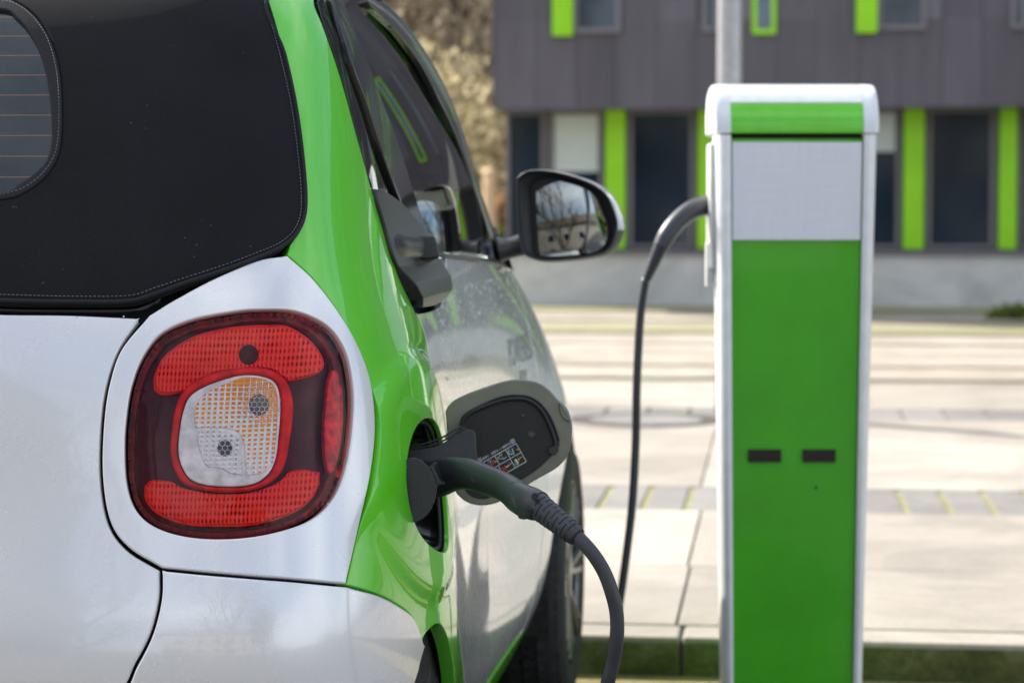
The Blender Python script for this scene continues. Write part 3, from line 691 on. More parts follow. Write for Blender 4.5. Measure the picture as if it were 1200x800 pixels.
for x, y, r_ in ((612.5,487,2.4), (622.5,508.5,4.6)):
    slab_obj('screw', disc_px(x, y, r_, r_, 12), FP, FN, .002, 'trim', flap, push=.0048, bev=.0006, sm=0)
slab_obj('screw', disc_px(622.5,508.5,2.2,2.2,12), FP, FN, .002, 'rim', flap, push=.0052, bev=.0006, sm=0)
# hinge arm: broad plate with a ribbed channel on top
ARM = [(476,527),(490,525),(507,523),(520,518),(532,510),(543,503),(551,503),(557,507),(558,520),(558,541),(540,541),(515,541),(490,541),(474,540)]
AP0 = pxc(520, 525, 3.10); AN = unit([.12, -1, .25])
arm = slab_obj('hinge_arm', ARM, AP0, AN, .03, 'plastic', car, bev=.0018)
b = MB()
for q in ([(476,526),(490,524.5),(508,521),(522,515),(534,507),(545,501)], [(478,522),(492,521),(507,517),(520,511.5),(532,504),(541,500)]):
    v, f = sweep([onplane(x, y, AP0, AN)+AN*.001 for x, y in q], .0014, n=6, sub=5); b.add(v, f)
for x0, y0, x1, y1 in ((488,525,486,521), (507,521.5,504,518), (524,514,521,510.5)):
    v, f = sweep([onplane(x0, y0, AP0, AN), onplane(x1, y1, AP0, AN)], .0012, n=6, smooth_path=False); b.add(v, f)
b.build('arm_rib', M['plastic'], arm, smooth=True)

# sticker: text line and pictogram grid, all printed on the tray
e1p = unit([41, -23.5]); e2p = np.array([-e1p[1], e1p[0]])
O_ = np.array([563., 537.])
def st(a, b_): q = O_+e1p*a+e2p*b_; return tuple(q)
def quad(b, pts, push):
    q = [onplane(x, y, FP, FN)+FN*push for x, y in pts]; b.add(q, [(0, 1, 2, 3)])
def strip(b, a0, b0, a1, b1, w, push=.00395):
    d = unit([a1-a0, b1-b0]); n = np.array([-d[1], d[0]])*w/2
    quad(b, [st(a0+n[0], b0+n[1]), st(a1+n[0], b1+n[1]), st(a1-n[0], b1-n[1]), st(a0-n[0], b0-n[1])], push)
def poly_(b, pts, push=.004):
    q = [onplane(*st(*p), FP, FN)+FN*push for p in pts]; b.add(q, [tuple(range(len(q)))])
bw = MB()
for r0, r1 in ((5.2, 17.2), (17.2, 29.5)):
    strip(bw, 1, r0, 45, r0, .7); strip(bw, 1, r1, 45, r1, .9 if r0 < 6 else .7)
for a in (1, 16, 30.5, 45): strip(bw, a, 5.2, a, 17.2, .6)
for a in (1, 14, 30, 45): strip(bw, a, 17.2, a, 29.5, .6)
for a0 in (-4, 40.5):                       # little plug symbols at either end of the text
    strip(bw, a0, -1, a0+4.5, -1, .5); strip(bw, a0, 3, a0+4.5, 3, .5); strip(bw, a0, -1, a0, 3, .5); strip(bw, a0+4.5, -1, a0+4.5, 3, .5)
    for q in (1.5, 3): strip(bw, a0+q, -.6, a0+q, 2.6, .5)
def text_mesh(body, size):
    cu_ = bpy.data.curves.new('t', 'FONT'); cu_.body = body; cu_.size = size; cu_.resolution_u = 3
    o = bpy.data.objects.new('t', cu_); C.objects.link(o); bpy.context.view_layer.update()
    me = o.to_mesh(); v = np.array([tuple(q.co) for q in me.vertices]); f = [tuple(p.vertices) for p in me.polygons]; o.to_mesh_clear()
    C.objects.unlink(o); bpy.data.objects.remove(o); bpy.data.curves.remove(cu_); return v, f
v, f = text_mesh('500V - 500V~ / 400V3', 4.1); w_ = v[:, 0].max()
bw.add([onplane(*st(1.5+q[0]/w_*37, 2.9-q[1]), FP, FN)+FN*.004 for q in v], f)
# pictograms
for a, y in ((22.5, 7.5), (7.5, 8)):
    aa = np.linspace(0, 2*math.pi, 9)
    for k in range(8): strip(bw, a+1.6*math.cos(aa[k]), y+1.6*math.sin(aa[k]), a+1.6*math.cos(aa[k+1]), y+1.6*math.sin(aa[k+1]), .5)
strip(bw, 17.5, 10, 24, 14, .5); strip(bw, 24, 14, 28, 13, .5); strip(bw, 17.5, 8.5, 20, 9.6, .7); strip(bw, 38, 7.5, 36.5, 15.5, .9); strip(bw, 35, 20.5, 35.5, 27, 1.8); strip(bw, 21, 23.5, 23, 23.3, 1.6); strip(bw, 37, 25, 33.5, 27.6, .9)
for k in range(7): t0 = R(100+k*26); t1 = R(126+k*26); strip(bw, 35+3.2*math.cos(t0), 10.5-3.2*math.sin(t0), 35+3.2*math.cos(t1), 10.5-3.2*math.sin(t1), .8)
stk = bw.build('sticker_lines', M['white_print'], flap)
def col(mat, strips):
    for s_ in strips: b = MB(); strip(b, *s_, .0041); b.build('sticker_mark', M[mat], flap)
col('red_print', [(3.5,15.8,9,10.5,1.2), (3.8,10.8,9,15.6,1.2), (8,12,13,12.4,1.6), (15.5,27,21,21,1.2), (15.5,21.5,21,27,1.2)])
col('blue_print', [(3,11,7,8.8,1.5), (35,7.6,41,8.4,1.6), (24,18.8,28,21.8,1.2), (38.5,18.8,42.5,21.8,1.2)])
col('orange_print', [(12.5,10.5,14.5,12.2,1.3), (42,11.5,44,13,1.4), (23.4,23.3,25.6,23.1,1.9), (26.2,23.1,29,22.6,1.0), (37.4,22.8,39.6,22.6,2.0), (40.2,22.6,43.2,22.2,1.0)])
col('green_print', [(8,8.5,12,9.6,1.1), (22,12,24.5,12.3,1.5), (33,10,38.5,12,1.1), (36,13,36.5,16,1.1), (32,25.8,34.2,20.8,1.2), (31.3,26.8,33.5,26.6,1.5)])

# ---- door handle on its black backing plate
PLATE = [[(436,222),(444,224),(456,230),(473,244),(489,263),(499,277),(510,301),(517,323),(519.5,340),(516,351),(506,359),(489,362.5)], [(489,362.5),(482,348),(470,326),(458,303),(448,268),(439,238),(436,222)]]
def pdome(b, p):
    z = b[:, 2]; return .006+.010*np.clip((1.015-z)/.03, 0, 1)*np.clip((z-.945)/.02, 0, 1)
hp = panel('handle_plate', outline(PLATE, .004), M['handle_plastic'], car, gap=0, r=.003, off=.0, dome=pdome, h=.007, mirror='copy', thick=.02)
HP0 = pxc(498, 292, 3.36); HN = unit([.35, -1, .12])
grip = slab_obj('door_handle', [(480,278),(490,276.5),(503,276),(510,277.5),(513,286),(515.5,297),(514,302),(506,303.5),(494,304),(487,301),(483,291)], HP0, HN, .10, 'handle_plastic', car, bev=.004)
b = MB(); pth = [pxc(452,289,3.17), pxc(463,290,3.20), pxc(474,290.5,3.26), pxc(489,290,3.34)]
v, f = sweep(pth, [.0215,.0205,.0175,.0155], n=24, ell=[.85]*4, sub=6); b.add(v, f); b.build('handle_base', M['handle_plastic'], grip, smooth=True)
slab_obj('lock_cover', disc_px(473.5,299,1.6,2.4,8), HP0, HN, .004, 'black_print', grip, push=.001, bev=.0005, sm=0)

# ---- lettering on the door
def side_text(body, u0, u1, z0, z1, mat, name, slant=0.):
    v, f = text_mesh(body, 1.); w = v[:, 0].max(); h_ = v[:, 1].max(); P = []
    for q in v:
        s = pside(u0+(u1-u0)*q[0]/w, z0+(z1-z0)*q[1]/h_); P.append(S0(s)[0]+Sn(s)[0]*SGN*.0012)
    return link(name, mesh(name, P, f), M[mat], car, smooth=False)
side_text('POWERED', 1.56, 1.835, .800, .852, 'decal', 'door_lettering')
side_text('BY', 1.66, 1.74, .750, .785, 'decal', 'door_lettering')

# ---- rain drops standing on the paint
bd = MB()
def drop(p, r_, par2):
    P = S0(par2)[0]; n = Sn(par2)[0]*SGN; a = unit(np.cross(n, [0, 0, 1])); c = np.cross(n, a); k = 7
    rg = [P+n*.0005+(a*math.cos(t)+c*math.sin(t))*r_ for t in np.linspace(0, 2*math.pi, k, endpoint=False)]; rg2 = [P+n*r_*.45+(a*math.cos(t)+c*math.sin(t))*r_*.6 for t in np.linspace(0, 2*math.pi, k, endpoint=False)]
    bd.add(rg+rg2+[P+n*r_*.6], [(i, (i+1) % k, k+(i+1) % k, k+i) for i in range(k)]+[(k+i, k+(i+1) % k, 2*k) for i in range(k)])
for _ in range(330):
    u = .80+rng.random()*.95; z = .97-abs(rng.normal())*.055
    drop(0, .0013+.0022*rng.random()**2, pside(u, z))
for _ in range(110): drop(0, .0007+.0012*rng.random()**2, pside(.80+rng.random()*.9, .45+rng.random()*.5))
for x, y in ((145,371),(381,604),(395,598),(390,608),(384,590),(398,588),(330,304),(90,372),(396,650),(385,600)): drop(0, .0011, par(x, y))
rd = bd.build('rain_drops', M['water'], car, smooth=True); rd['kind'] = 'stuff'

# ---- stitching along the soft-top seam
def stitches(name, pts, off, L=.0032, gap_=.0022, dv=(0, 0)):
    c = outline([pts], .0006) if not isinstance(pts, np.ndarray) else pts
    P = S0(c)+Sn(c)*SGN*off; b = MB(); acc = np.r_[0, np.cumsum(np.linalg.norm(np.diff(P, axis=0), axis=1))]; s = 0
    while s+L < acc[-1]:
        i = np.searchsorted(acc, s); j = np.searchsorted(acc, s+L); v, f = sweep([P[i], P[min(j, len(P)-1)]], .0006, n=5, smooth_path=False); b.add(v, f); s += L+gap_
    b.build(name, M['thread'], soft, smooth=True)
stitches('seam_stitching', [(0,347),(87,349),(152,348),(182,339),(215,328),(258,314),(298,299),(325,287),(341,273),(349,254),(350,226),(347,190),(340,134),(326,68),(306,0)], .0055)
stitches('seam_stitching', [(0,5.5),(19,9.5),(38,23),(54.5,45),(65,74),(70,110),(70,160),(65,186),(51,207.5),(29,224),(0,232.5)], .0085)
b = MB(); c = outline([[('r',.01,.988),('r',.16,.988),(0,353),(87,355),(152,354),(184,345),(217,333),(260,319),(300,304),(328,291),(344,277),(354,256),(356,230),(353,190),(346,134),(332,67),(312,0),('s',.57,1.42)]], .006)
v, f = sweep(list(S0(c)+Sn(c)*SGN*.004), .0028, n=10, sub=1); b.add(v, f); b.build('seam_piping', M['binding'], soft, smooth=True)
# rubber lip under the fabric
lip = outline([[('r',.16,.982),(0,359),(87,360.5),(150,360),(178,352),(190,347)], [(190,347),(176,360),(166,364)], [(166,364),(87,364.5),(0,363.5),('r',.16,.976)]])
panel('roof_seal', lip, M['rubber'], car, gap=0, r=.002, off=-.004, mirror='copy', thick=.01, h=.01)

# ---- wheels
def wheel(u, sx, vo, w=.185, Rr=.295, k_=1.):
    """tyre with tread blocks, rim with spokes; axle along v"""
    prof = [(-w/2+.008, .205*k_), (-w/2, .235), (-w/2+.004, .265), (-w/2+.022, .288), (-w/2+.04, Rr), (w/2-.04, Rr), (w/2-.022, .288), (w/2-.004, .265), (w/2, .235), (w/2-.008, .205*k_)]
    E = bpy.data.objects.new('wheel', None); C.objects.link(E); E.parent = car; E.location = (sx*(vo-w/2), u, .293)
    n = 96; V = []; F = []; rr = random.Random(3)
    for k in range(n):
        a = 2*math.pi*k/n
        for i, (x, r_) in enumerate(prof): V.append((x, r_*math.cos(a), r_*math.sin(a)))
    m = len(prof); F = [(k*m+i, k*m+i+1, ((k+1) % n)*m+i+1, ((k+1) % n)*m+i) for k in range(n) for i in range(m-1)]
    ty = link('tyre', mesh('tyre', V, F), M['tyre'], E)
    b = MB()
    for k in range(64):           # tread blocks
        a0 = 2*math.pi*k/64
        for (x0, x1, sh) in ((-w/2+.012, -.036, 0), (-.030, -.004, .4), (.004, .030, .1), (.036, w/2-.012, .5)):
            a1 = a0+2*math.pi/64*(sh); a2 = a1+2*math.pi/64*.72; r0 = Rr-.012; r1 = Rr+.006; q = []
            for x in (x0, x1):
                edge = abs(x) > .07
                for a, r_ in ((a1, r0-.02*edge), (a2, r0-.02*edge), (a2, r1-.018*edge), (a1, r1-.018*edge)): q.append((x, r_*math.cos(a), r_*math.sin(a)))
            b.add(q, [(0,1,2,3), (4,7,6,5), (3,2,6,7), (0,4,5,1), (1,5,6,2), (0,3,7,4)])
    b.build('tread', M['tyre'], ty)
    b = MB(); o = sx
    fc = w/2*.92*o
    for k in range(48):
        a = 2*math.pi*k/48; a2 = 2*math.pi*(k+1)/48
        for r0, r1, x0, x1 in ((.208*k_, .196*k_, fc, fc-.01*o), (.196*k_, .19*k_, fc-.01*o, -fc), ):
            b.add([(x0, r0*math.cos(a), r0*math.sin(a)), (x0, r0*math.cos(a2), r0*math.sin(a2)), (x1, r1*math.cos(a2), r1*math.sin(a2)), (x1, r1*math.cos(a), r1*math.sin(a))], [(0,1,2,3)])
    for k in range(8):
        a = 2*math.pi*k/8
        for da in (-.10, .10):
            c_, s_ = math.cos(a+da), math.sin(a+da); v, f = sweep([(fc-.02*o, .04*math.cos(a), .04*math.sin(a)), (fc-.012*o, .12*c_, .12*s_), (fc-.006*o, .2*c_, .2*s_)], [.013, .011, .012], n=8); b.add(v, f)
    v, f = sweep([(fc-.05*o, 0, 0), (fc-.005*o, 0, 0)], .055, n=24, smooth_path=False); b.add(v, f)
    b.build('rim', M['rim'], E, smooth=True)
for sx in (1, -1):
    wheel(.42, sx, .775, k_=.62); wheel(2.27, sx, .825)
    for u, vo in ((.42, .755), (2.27, .80)):
        b = MB(); n = 24; V = []
        for k in range(n+1):
            a = math.pi*(k/n*1.16-.08); ru = .345; 
            for x in (.56, .70, vo): V.append((sx*x, u-ru*math.cos(a), .30+ru*math.sin(a)))
        F = [(k*3+i, k*3+i+1, (k+1)*3+i+1, (k+1)*3+i) for k in range(n) for i in range(2)]+[tuple(k*3 for k in range(n+1))]
        b.add(V, F); b.build('arch_liner', M['liner'], car, smooth=True)
b = MB(); b.box((-.6, .2, .16), (.6, 2.4, .22)); part('underbody', b, 'black_gap')

# ---- door mirror
MP = pxc(663, 252, 4.20); MN = unit([-.12, -1, .03])
HOU = [(604.5,215),(608,206),(619,200),(638,199.5),(659,203),(685,211),(702,220),(713,231),(720,246.5),(724,262),(722,275),(719,284),(713,293),(702,299),(676,303.5),(640,306),(622,302.6),(611.5,295.6),(608,281),(605,250)]
def mirror_housing():
    o = catmull(np.array(HOU, float), 6, True); Q = np.array([onplane(x, y, MP, MN) for x, y in o]); c = Q.mean(0)
    prof = [(.93, -.016), (.955, -.004), (.985, .003), (1.0, -.002), (1.02, -.02), (1.03, -.045), (1.0, -.07), (.9, -.10), (.72, -.122), (.45, -.135), (.05, -.14)]
    V = np.concatenate([c+(Q-c)*k+MN*d for k, d in prof]); n = len(Q)
    F = [(r*n+k, r*n+(k+1) % n, (r+1)*n+(k+1) % n, (r+1)*n+k) for r in range(len(prof)-1) for k in range(n)]; F.append(tuple((len(prof)-1)*n+k for k in range(n)))
    F.append(tuple(range(n))[::-1])
    return V, F, n, len(prof)
V, F, n_, L_ = mirror_housing(); me = mesh('mirror_housing', V, F); mir = link('door_mirror', me, M['plastic'], car)
me.materials.append(M['silver'])
for p in me.polygons:
    ring = min(p.vertices)//n_
    cz = sum(V[i][2] for i in p.vertices)/len(p.vertices)
    if 3 <= ring < L_-1 and cz > 1.06: p.material_index = 1
GLS = [(628,226),(632,215),(643,210.6),(659,213),(681.6,220),(695.6,229),(704,246.5),(710.5,264),(711,278),(706,288.6),(694,295.6),(667.6,299),(638,300),(632.5,297),(630,276)]
slab_obj('mirror_surround', [(x+(x-668)*.03-(6 if x < 640 else 0), y+(y-256)*.04) for x, y in GLS], MP, MN, .01, 'black_print', mir, push=-.010, bev=.001)
# the glass is tilted within the housing
GNm = unit([-.115, -1, .055]); q_ = catmull(np.array(GLS, float), 6, True); Q = np.array([onplane(x, y, MP+MN*-.006, GNm) for x, y in q_]); c_ = Q.mean(0)
V = []; NNm = []; Rm = 1.15; ks = np.linspace(1, .02, 14)
for k in ks:
    P_ = c_+(Q-c_)*k; d_ = P_-c_; h_ = (d_**2).sum(1)/(2*Rm); V += list(P_-GNm*h_[:, None]); nn_ = GNm+d_/Rm; NNm += list(nn_/np.linalg.norm(nn_, axis=1)[:, None])
n = len(Q); F = [(a*n+k, a*n+(k+1) % n, (a+1)*n+(k+1) % n, (a+1)*n+k) for a in range(len(ks)-1) for k in range(n)]+[tuple((len(ks)-1)*n+k for k in range(n))]
me = mesh('mirror_glass', V, F); fn = np.array(me.polygons[0].normal)
if fn@GNm < 0: me.flip_normals()
mg = link('mirror_glass', me, M['mirror'], mir); me.normals_split_custom_set_from_vertices([tuple(q) for q in NNm])
b = MB(); v, f = sweep([pxc(583, 293, 4.26), pxc(597, 291, 4.26), pxc(612, 287, 4.26)], [.026, .020, .021], n=16, ell=[1.6]*3, sub=5); b.add(v, f); b.build('mirror_arm', M['plastic'], mir, smooth=True)
slab_obj('mirror_foot', [(574,262),(583,268),(590,284),(597,300),(602,316),(590,312),(578,300)], pxc(590, 285, 4.33), unit([.45, -1, .1]), .05, 'trim', car, bev=.003, sm=0)
mirror_tree(mir, car).location = (0, 0, 0)

# ------------------------------------------------------------------ charging cable (world coordinates)
def W(x, y, d): return px(x, y, d)
cab = empty('charging_cable', (0, 0, 0), label='thick black charging cable hanging from the car socket and running to the green charging post', cat='cable')
pl = [(505,561,3.07),(515,560,3.04),(528,556,3.00),(548,555,2.95),(573,563,2.91),(594,572,2.87),(610,584,2.84),(624,590,2.82),(633,593,2.81)]
pr = [21.5, 22, 20.5, 18.2, 17.4, 17.2, 19.0, 19.2, 17.5]
v, f = sweep([W(*q) for q in pl], [r_*q[2]/FPX for r_, q in zip(pr, pl)], n=32, sub=8, ell=[.95]*9)
b = MB(); b.add(v, f); plug = b.build('car_plug', M['cable'], cab, smooth=True)
plug.modifiers.new('e', 'EDGE_SPLIT').split_angle = R(50)
# pistol-grip lug under the front of the handle
b = MB(); v, f = sweep([W(606,576,2.85), W(610,588,2.83), W(615,598,2.822), W(618,606,2.818)], [.0175, .0158, .0122, .0065], n=20, sub=6); b.add(v, f); b.build('grip_lug', M['cable'], plug, smooth=True)
def wslab(name, pts, d, N, thick, mat, parent, bev=.001, sm=8):
    P0 = w2car(px(pts[0][0], pts[0][1], d)); me = slab(pts, P0, unit(N), thick, 0, bev, sm=sm)
    if parent is not car:
        for q in me.vertices: q.co = Vector(car2w(np.array(q.co)[None])[0])
    o = link(name, me, M[mat], parent); w_ = o.modifiers.new('wn', 'WEIGHTED_NORMAL'); w_.weight = 80; return o
for x, y, d, r_ in ((555.5,560.5,2.902,4.0), (627,581.5,2.787,4.0), (611,604,2.790,3.6)):
    c0 = W(x, y, d+.006); a = unit(ORI-c0); b = MB(); 
    v, f = sweep([c0-a*.004, c0+a*.0042], r_*d/FPX, n=16, smooth_path=False); b.add(v, f); sc = b.build('screw', M['black_print'], plug, smooth=False)
    b = MB(); v, f = sweep([c0+a*(.0040+.0006*math.cos(t)) + r_*d/FPX*1.0*(np.array([math.cos(t), 0, 0])+UC*math.sin(t)) for t in np.linspace(0, 2*math.pi, 15)], .0006, n=6, sub=1); b.add(v, f); b.build('screw_rim', M['plastic'], sc, smooth=True)
# ribbed strain relief
A_, B_ = W(629,591,2.812), W(677,629,2.772)
v, f = sweep([A_+(B_-A_)*q for q in (0, .25, .5, .75, .96, 1.)], [.0172,.0166,.0155,.0142,.0131,.0112], n=32, smooth_path=False); b = MB(); b.add(v, f); rel = b.build('strain_relief', M['cable'], plug, smooth=True); rel.modifiers.new('e', 'EDGE_SPLIT').split_angle = R(35)
ax = unit(B_-A_); u0 = unit(np.cross(ax, [0, 0, 1])); w0 = np.cross(ax, u0); b = MB()
for k in range(9):
    q = .10+.095*k; c_ = A_+(B_-A_)*q; r_ = .0172-.0043*q
    for m_ in range(4):
        a0 = math.pi/2*m_+(math.pi/4 if k % 2 else 0); tt = np.linspace(a0, a0+1.22, 9)
        v, f = sweep([c_+(u0*math.cos(t)+w0*math.sin(t))*(r_-.0002) for t in tt], .00115, n=6, sub=1); b.add(v, f)
b.build('relief_dark_bar', M['black_gap'], rel, smooth=True)  # raised black bars; their colour stands in for the shade inside slots
cp_ = [(668,622,2.78),(680,632,2.77),(695,649,2.76),(708,670,2.755),(717,694,2.75),(722.5,718,2.75),(723,745,2.75),(719,772,2.755),(712,800,2.76),(700,840,2.78),(680,900,2.82),(665,1000,2.9),(670,1100,3.0)]
path = [W(*q) for q in cp_]; r_c = .0090
path += [np.array([.16, 3.12, .03]), np.array([.25, 3.4, r_c]), np.array([.42, 3.8, r_c]), np.array([.38, 4.3, r_c]), np.array([.24, 4.62, .012])]
st_c = [(757,326,4.70),(751,365,4.71),(748,410,4.71),(746,460,4.71),(745,520,4.72),(741,590,4.72),(734,650,4.72),(727,700,4.72),(719,750,4.71),(711,805,4.69)]
path += [W(*q) for q in st_c[::-1]]
v, f = sweep(path, r_c, n=20, sub=8); b = MB(); b.add(v, f); b.build('cable', M['cable'], cab, smooth=True)
sp = [(850,240,4.84),(832,240,4.80),(812,246,4.76),(795,259,4.73),(782,275,4.71),(774,290,4.70)]
v, f = sweep([W(*q) for q in sp], [.0205,.0215,.021,.020,.0195,.0165], n=24, sub=8); b = MB(); b.add(v, f); spg = b.build('station_plug', M['cable'], cab, smooth=True); spg.modifiers.new('e', 'EDGE_SPLIT').split_angle = R(50)
pts = []; rad = []
A_, B_ = W(775,287,4.70), W(757.5,328,4.70)
for k in range(8):
    for t, dr in ((0, 0), (.6, 0), (.66, -.002), (.96, -.002)): q = (k+t)/8; pts.append(A_+(B_-A_)*q); rad.append(.0165-.0062*q+dr)
v, f = sweep(pts, rad, n=20, smooth_path=False); b = MB(); b.add(v, f); b.build('strain_relief', M['cable'], spg)
# dust cap of the socket, folded out in front of the plug
DC = [(470,553),(473,542),(479,537),(486,536.5),(494,539.5),(500,545),(503,546),(509,541.5),(512,543),(510.5,546.5),(516,560),(520,564),(521,567),(516,568),(512,571),(510.5,580),(507,592),(501,602),(493,609),(484,611.5),(478,603),(473,586),(470.5,570)]
DCr = catmull(np.array(DC, float), 5, True)
dc = wslab('dust_cap', [tuple(q) for q in DCr], 2.925, [.04, -1, .10], .005, 'plastic', car, bev=.0012, sm=0)
dP = w2car(px(470, 553, 2.925)); dN = unit([.04, -1, .10])
def dtext(body, x0, y0, ang, wpx, hpx):
    v, f = text_mesh(body, 1); w_ = v[:, 0].max(); h_ = v[:, 1].max(); e1 = np.array([math.cos(ang), math.sin(ang)]); e2 = np.array([-e1[1], e1[0]]); b = MB()
    b.add([onplane(*(np.array([x0, y0])+e1*q[0]/w_*wpx-e2*q[1]/h_*hpx), dP, dN)+dN*.0006 for q in v], f); return b
dtext('OPEN', 499.5, 549, R(66), 15, 4.5).build('embossed_word', M['trim'], dc)
b = MB(); v, f = sweep([onplane(x, y, dP, dN)+dN*.001 for x, y in ((505,546),(510,556),(515,568))], .0016, n=8); b.add(v, f); b.build('cap_hinge', M['plastic'], dc, smooth=True)

# ------------------------------------------------------------------ charging station
def mk_brushed():
    g = NG('brushed_film'); c = g.coord(); n = g.noise(g.map(c, (220, 1, 6)), 1, 4, .6)
    col = g.ramp(n, [(.3, (.74, .76, .83)), (.7, (.82, .84, .90))]); n2 = g.noise(g.map(c, (8, 1, 260)), 1, 3)
    return g.fin(g.bsdf(g.mix(.25, col, g.ramp(n2, [(.3, (.66, .68, .75)), (.7, (.88, .89, .94))])), .5, .3))
M['film'] = mk_brushed()
M['alu'] = plain('anodised_aluminium', (.78, .79, .80), .34, .15, var=.03)
M['sgreen'] = plain('station_green', (.045, .40, .0008), .30, 0, coat=.5, var=.05, scale=6)
M['sgreen_side'] = plain('reflective_green_film', (.14, .60, .03), .35, 0, coat=.4, var=.15, scale=60)
M['dark_glass'] = plain('smoked_window', (.012, .010, .010), .2)
SX, SY = .602, 4.70
stn = empty('charging_station', (SX, SY, 0), label='green and silver electric car charging post with rounded cap at the kerb', cat='charging post')
ZT = 1.253
def hw(z, top, bot): return bot+(top-bot)*z/ZT
def prism(cols, z0, z1, nz=2):
    """vertical body: cols = list of (fn halfwidth-like x(z), y) going round"""
    b = MB(); V = []; n = len(cols)
    for k in range(nz+1):
        z = z0+(z1-z0)*k/nz
        for fx, y in cols: V.append((fx(z), y, z))
    F = [(k*n+i, k*n+(i+1) % n, (k+1)*n+(i+1) % n, (k+1)*n+i) for k in range(nz) for i in range(n)]+[tuple(range(n))[::-1], tuple(nz*n+i for i in range(n))]
    b.add(V, F); return b
def sx_(s, top, bot): return lambda z: s*hw(z, top, bot)
prism([(sx_(-1,.138,.126), .004), (sx_(1,.138,.126), .004), (sx_(1,.152,.138), .07), (sx_(1,.142,.130), .25), (sx_(-1,.142,.130), .25), (sx_(-1,.152,.138), .07)], 0.0, ZT-.006).build('body', M['sgreen'], stn)
for s in (-1, 1):
    cols = [(sx_(s,.1405,.1275), -.006), (sx_(s,.150,.134), -.010), (sx_(s,.160,.141), -.006), (sx_(s,.168,.1465), .006), (sx_(s,.1725,.1495), .030), (sx_(s,.172,.149), .075), (sx_(s,.168,.146), .10), (sx_(s,.150,.136), .105), (sx_(s,.1405,.1275), .02)]
    if s > 0: cols = cols[::-1] if False else cols
    o = prism(cols, 0.0, ZT+.002, 3).build('side_rail', M['alu'], stn, smooth=False)
    bm = bmesh.new(); bm.from_mesh(o.data); bmesh.ops.recalc_face_normals(bm, faces=bm.faces); bm.to_mesh(o.data); bm.free()
    o.data.shade_smooth(); w_ = o.modifiers.new('e', 'EDGE_SPLIT'); w_.split_angle = R(40)
    o = prism([(sx_(s,.1445,.1325), .108), (sx_(s,.1455,.1335), .108), (sx_(s,.1455,.1335), .245), (sx_(s,.1445,.1325), .245)], .02, .93).build('side_film', M['sgreen_side'], stn)
zi0 = 1.09-(281-250)*4.7/2600; zi1 = 1.09+(250-167)*4.7/2600
prism([(lambda z: -hw(z,.137,.1255), -.001), (lambda z: hw(z,.137,.1255), -.001), (lambda z: hw(z,.137,.1255), .003), (lambda z: -hw(z,.137,.1255), .003)], zi0, zi1).build('info_panel', M['film'], stn)
for x0, x1 in ((878,917), (942,981)):
    b = MB(); b.box(((x0-600)/2600*4.7-SX, -.002, 1.09-(542-250)*4.7/2600), ((x1-600)/2600*4.7-SX, .006, 1.09-(527-250)*4.7/2600)); part('inspection_slot', b, 'dark_glass', stn, bevel=.001)
b = MB(); v, f = sweep([((958-600)/2600*4.7-SX, .0035, 1.09-(572-250)*4.7/2600), ((958-600)/2600*4.7-SX+.001, -.0006, 1.09-(572-250)*4.7/2600)], .0028, n=9, smooth_path=False); b.add(v, f); b.build('stone_chip', M['dark_glass'], stn)
# cap: rounded loaf, green middle with aluminium end bands
TH = math.asin(.60)
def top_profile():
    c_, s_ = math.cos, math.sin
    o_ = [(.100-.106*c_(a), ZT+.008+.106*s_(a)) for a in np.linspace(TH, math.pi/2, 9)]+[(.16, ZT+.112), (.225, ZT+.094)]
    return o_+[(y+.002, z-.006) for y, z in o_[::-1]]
def cap_profile(g=0.):
    pr_ = [(-.004-g, ZT+.006)]
    for a in np.linspace(0, math.pi/2, 14)[1:]: pr_.append((.100-(.104+g)*math.cos(a), ZT+.008+(.104+g)*math.sin(a)))
    pr_ += [(.16, ZT+.109+g), (.225, ZT+.09+g), (.25+g, ZT+.05), (.25+g, ZT+.006)]
    return pr_
def cap_piece(x0, x1, g, edge=0.):
    pr_ = cap_profile(g); c = np.mean(pr_, axis=0); V = []; n = len(pr_)
    xs = [(x0, 1-edge*1.3), (x0+(x1-x0)*.12, 1-edge*.45), (x0+(x1-x0)*.35, 1-edge*.08), (x0+(x1-x0)*.6, 1.), (x1, 1.)] if edge else [(x0, 1.), (x1, 1.)]
    for x, k in xs:
        for y, z in pr_: V.append((x, c[0]+(y-c[0])*k, max(ZT+.006, c[1]+(z-c[1])*k)))
    F = [(r*n+i, r*n+(i+1) % n, (r+1)*n+(i+1) % n, (r+1)*n+i) for r in range(len(xs)-1) for i in range(n)]+[tuple(range(n)), tuple((len(xs)-1)*n+i for i in range(n))]
    b = MB(); b.add(V, F); return b
def fixn(o, ang=35):
    bm = bmesh.new(); bm.from_mesh(o.data); bmesh.ops.recalc_face_normals(bm, faces=bm.faces); bm.to_mesh(o.data); bm.free()
    o.data.shade_smooth(); o.modifiers.new('e', 'EDGE_SPLIT').split_angle = R(ang); return o
M['cap_green'] = plain('cap_green', (.12, .56, .015), .35, .3, coat=.8, var=.03)
b = MB(); b.box((-.139, .012, ZT-.008), (.139, .24, ZT+.008)); b.build('cap_joint', M['black_gap'], stn)
cap_ = fixn(cap_piece(-.141, .141, 0).build('cap', M['cap_green'], stn))
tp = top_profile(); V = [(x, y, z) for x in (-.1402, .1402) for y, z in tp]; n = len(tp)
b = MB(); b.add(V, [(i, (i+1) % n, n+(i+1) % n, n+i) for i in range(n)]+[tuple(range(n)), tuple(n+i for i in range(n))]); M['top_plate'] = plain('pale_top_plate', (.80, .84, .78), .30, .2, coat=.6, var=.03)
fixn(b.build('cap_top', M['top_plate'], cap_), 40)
for s in (-1, 1): fixn(cap_piece(s*.1725, s*.1405, .0015, .05).build('cap_band', M['alu'], cap_), 50)
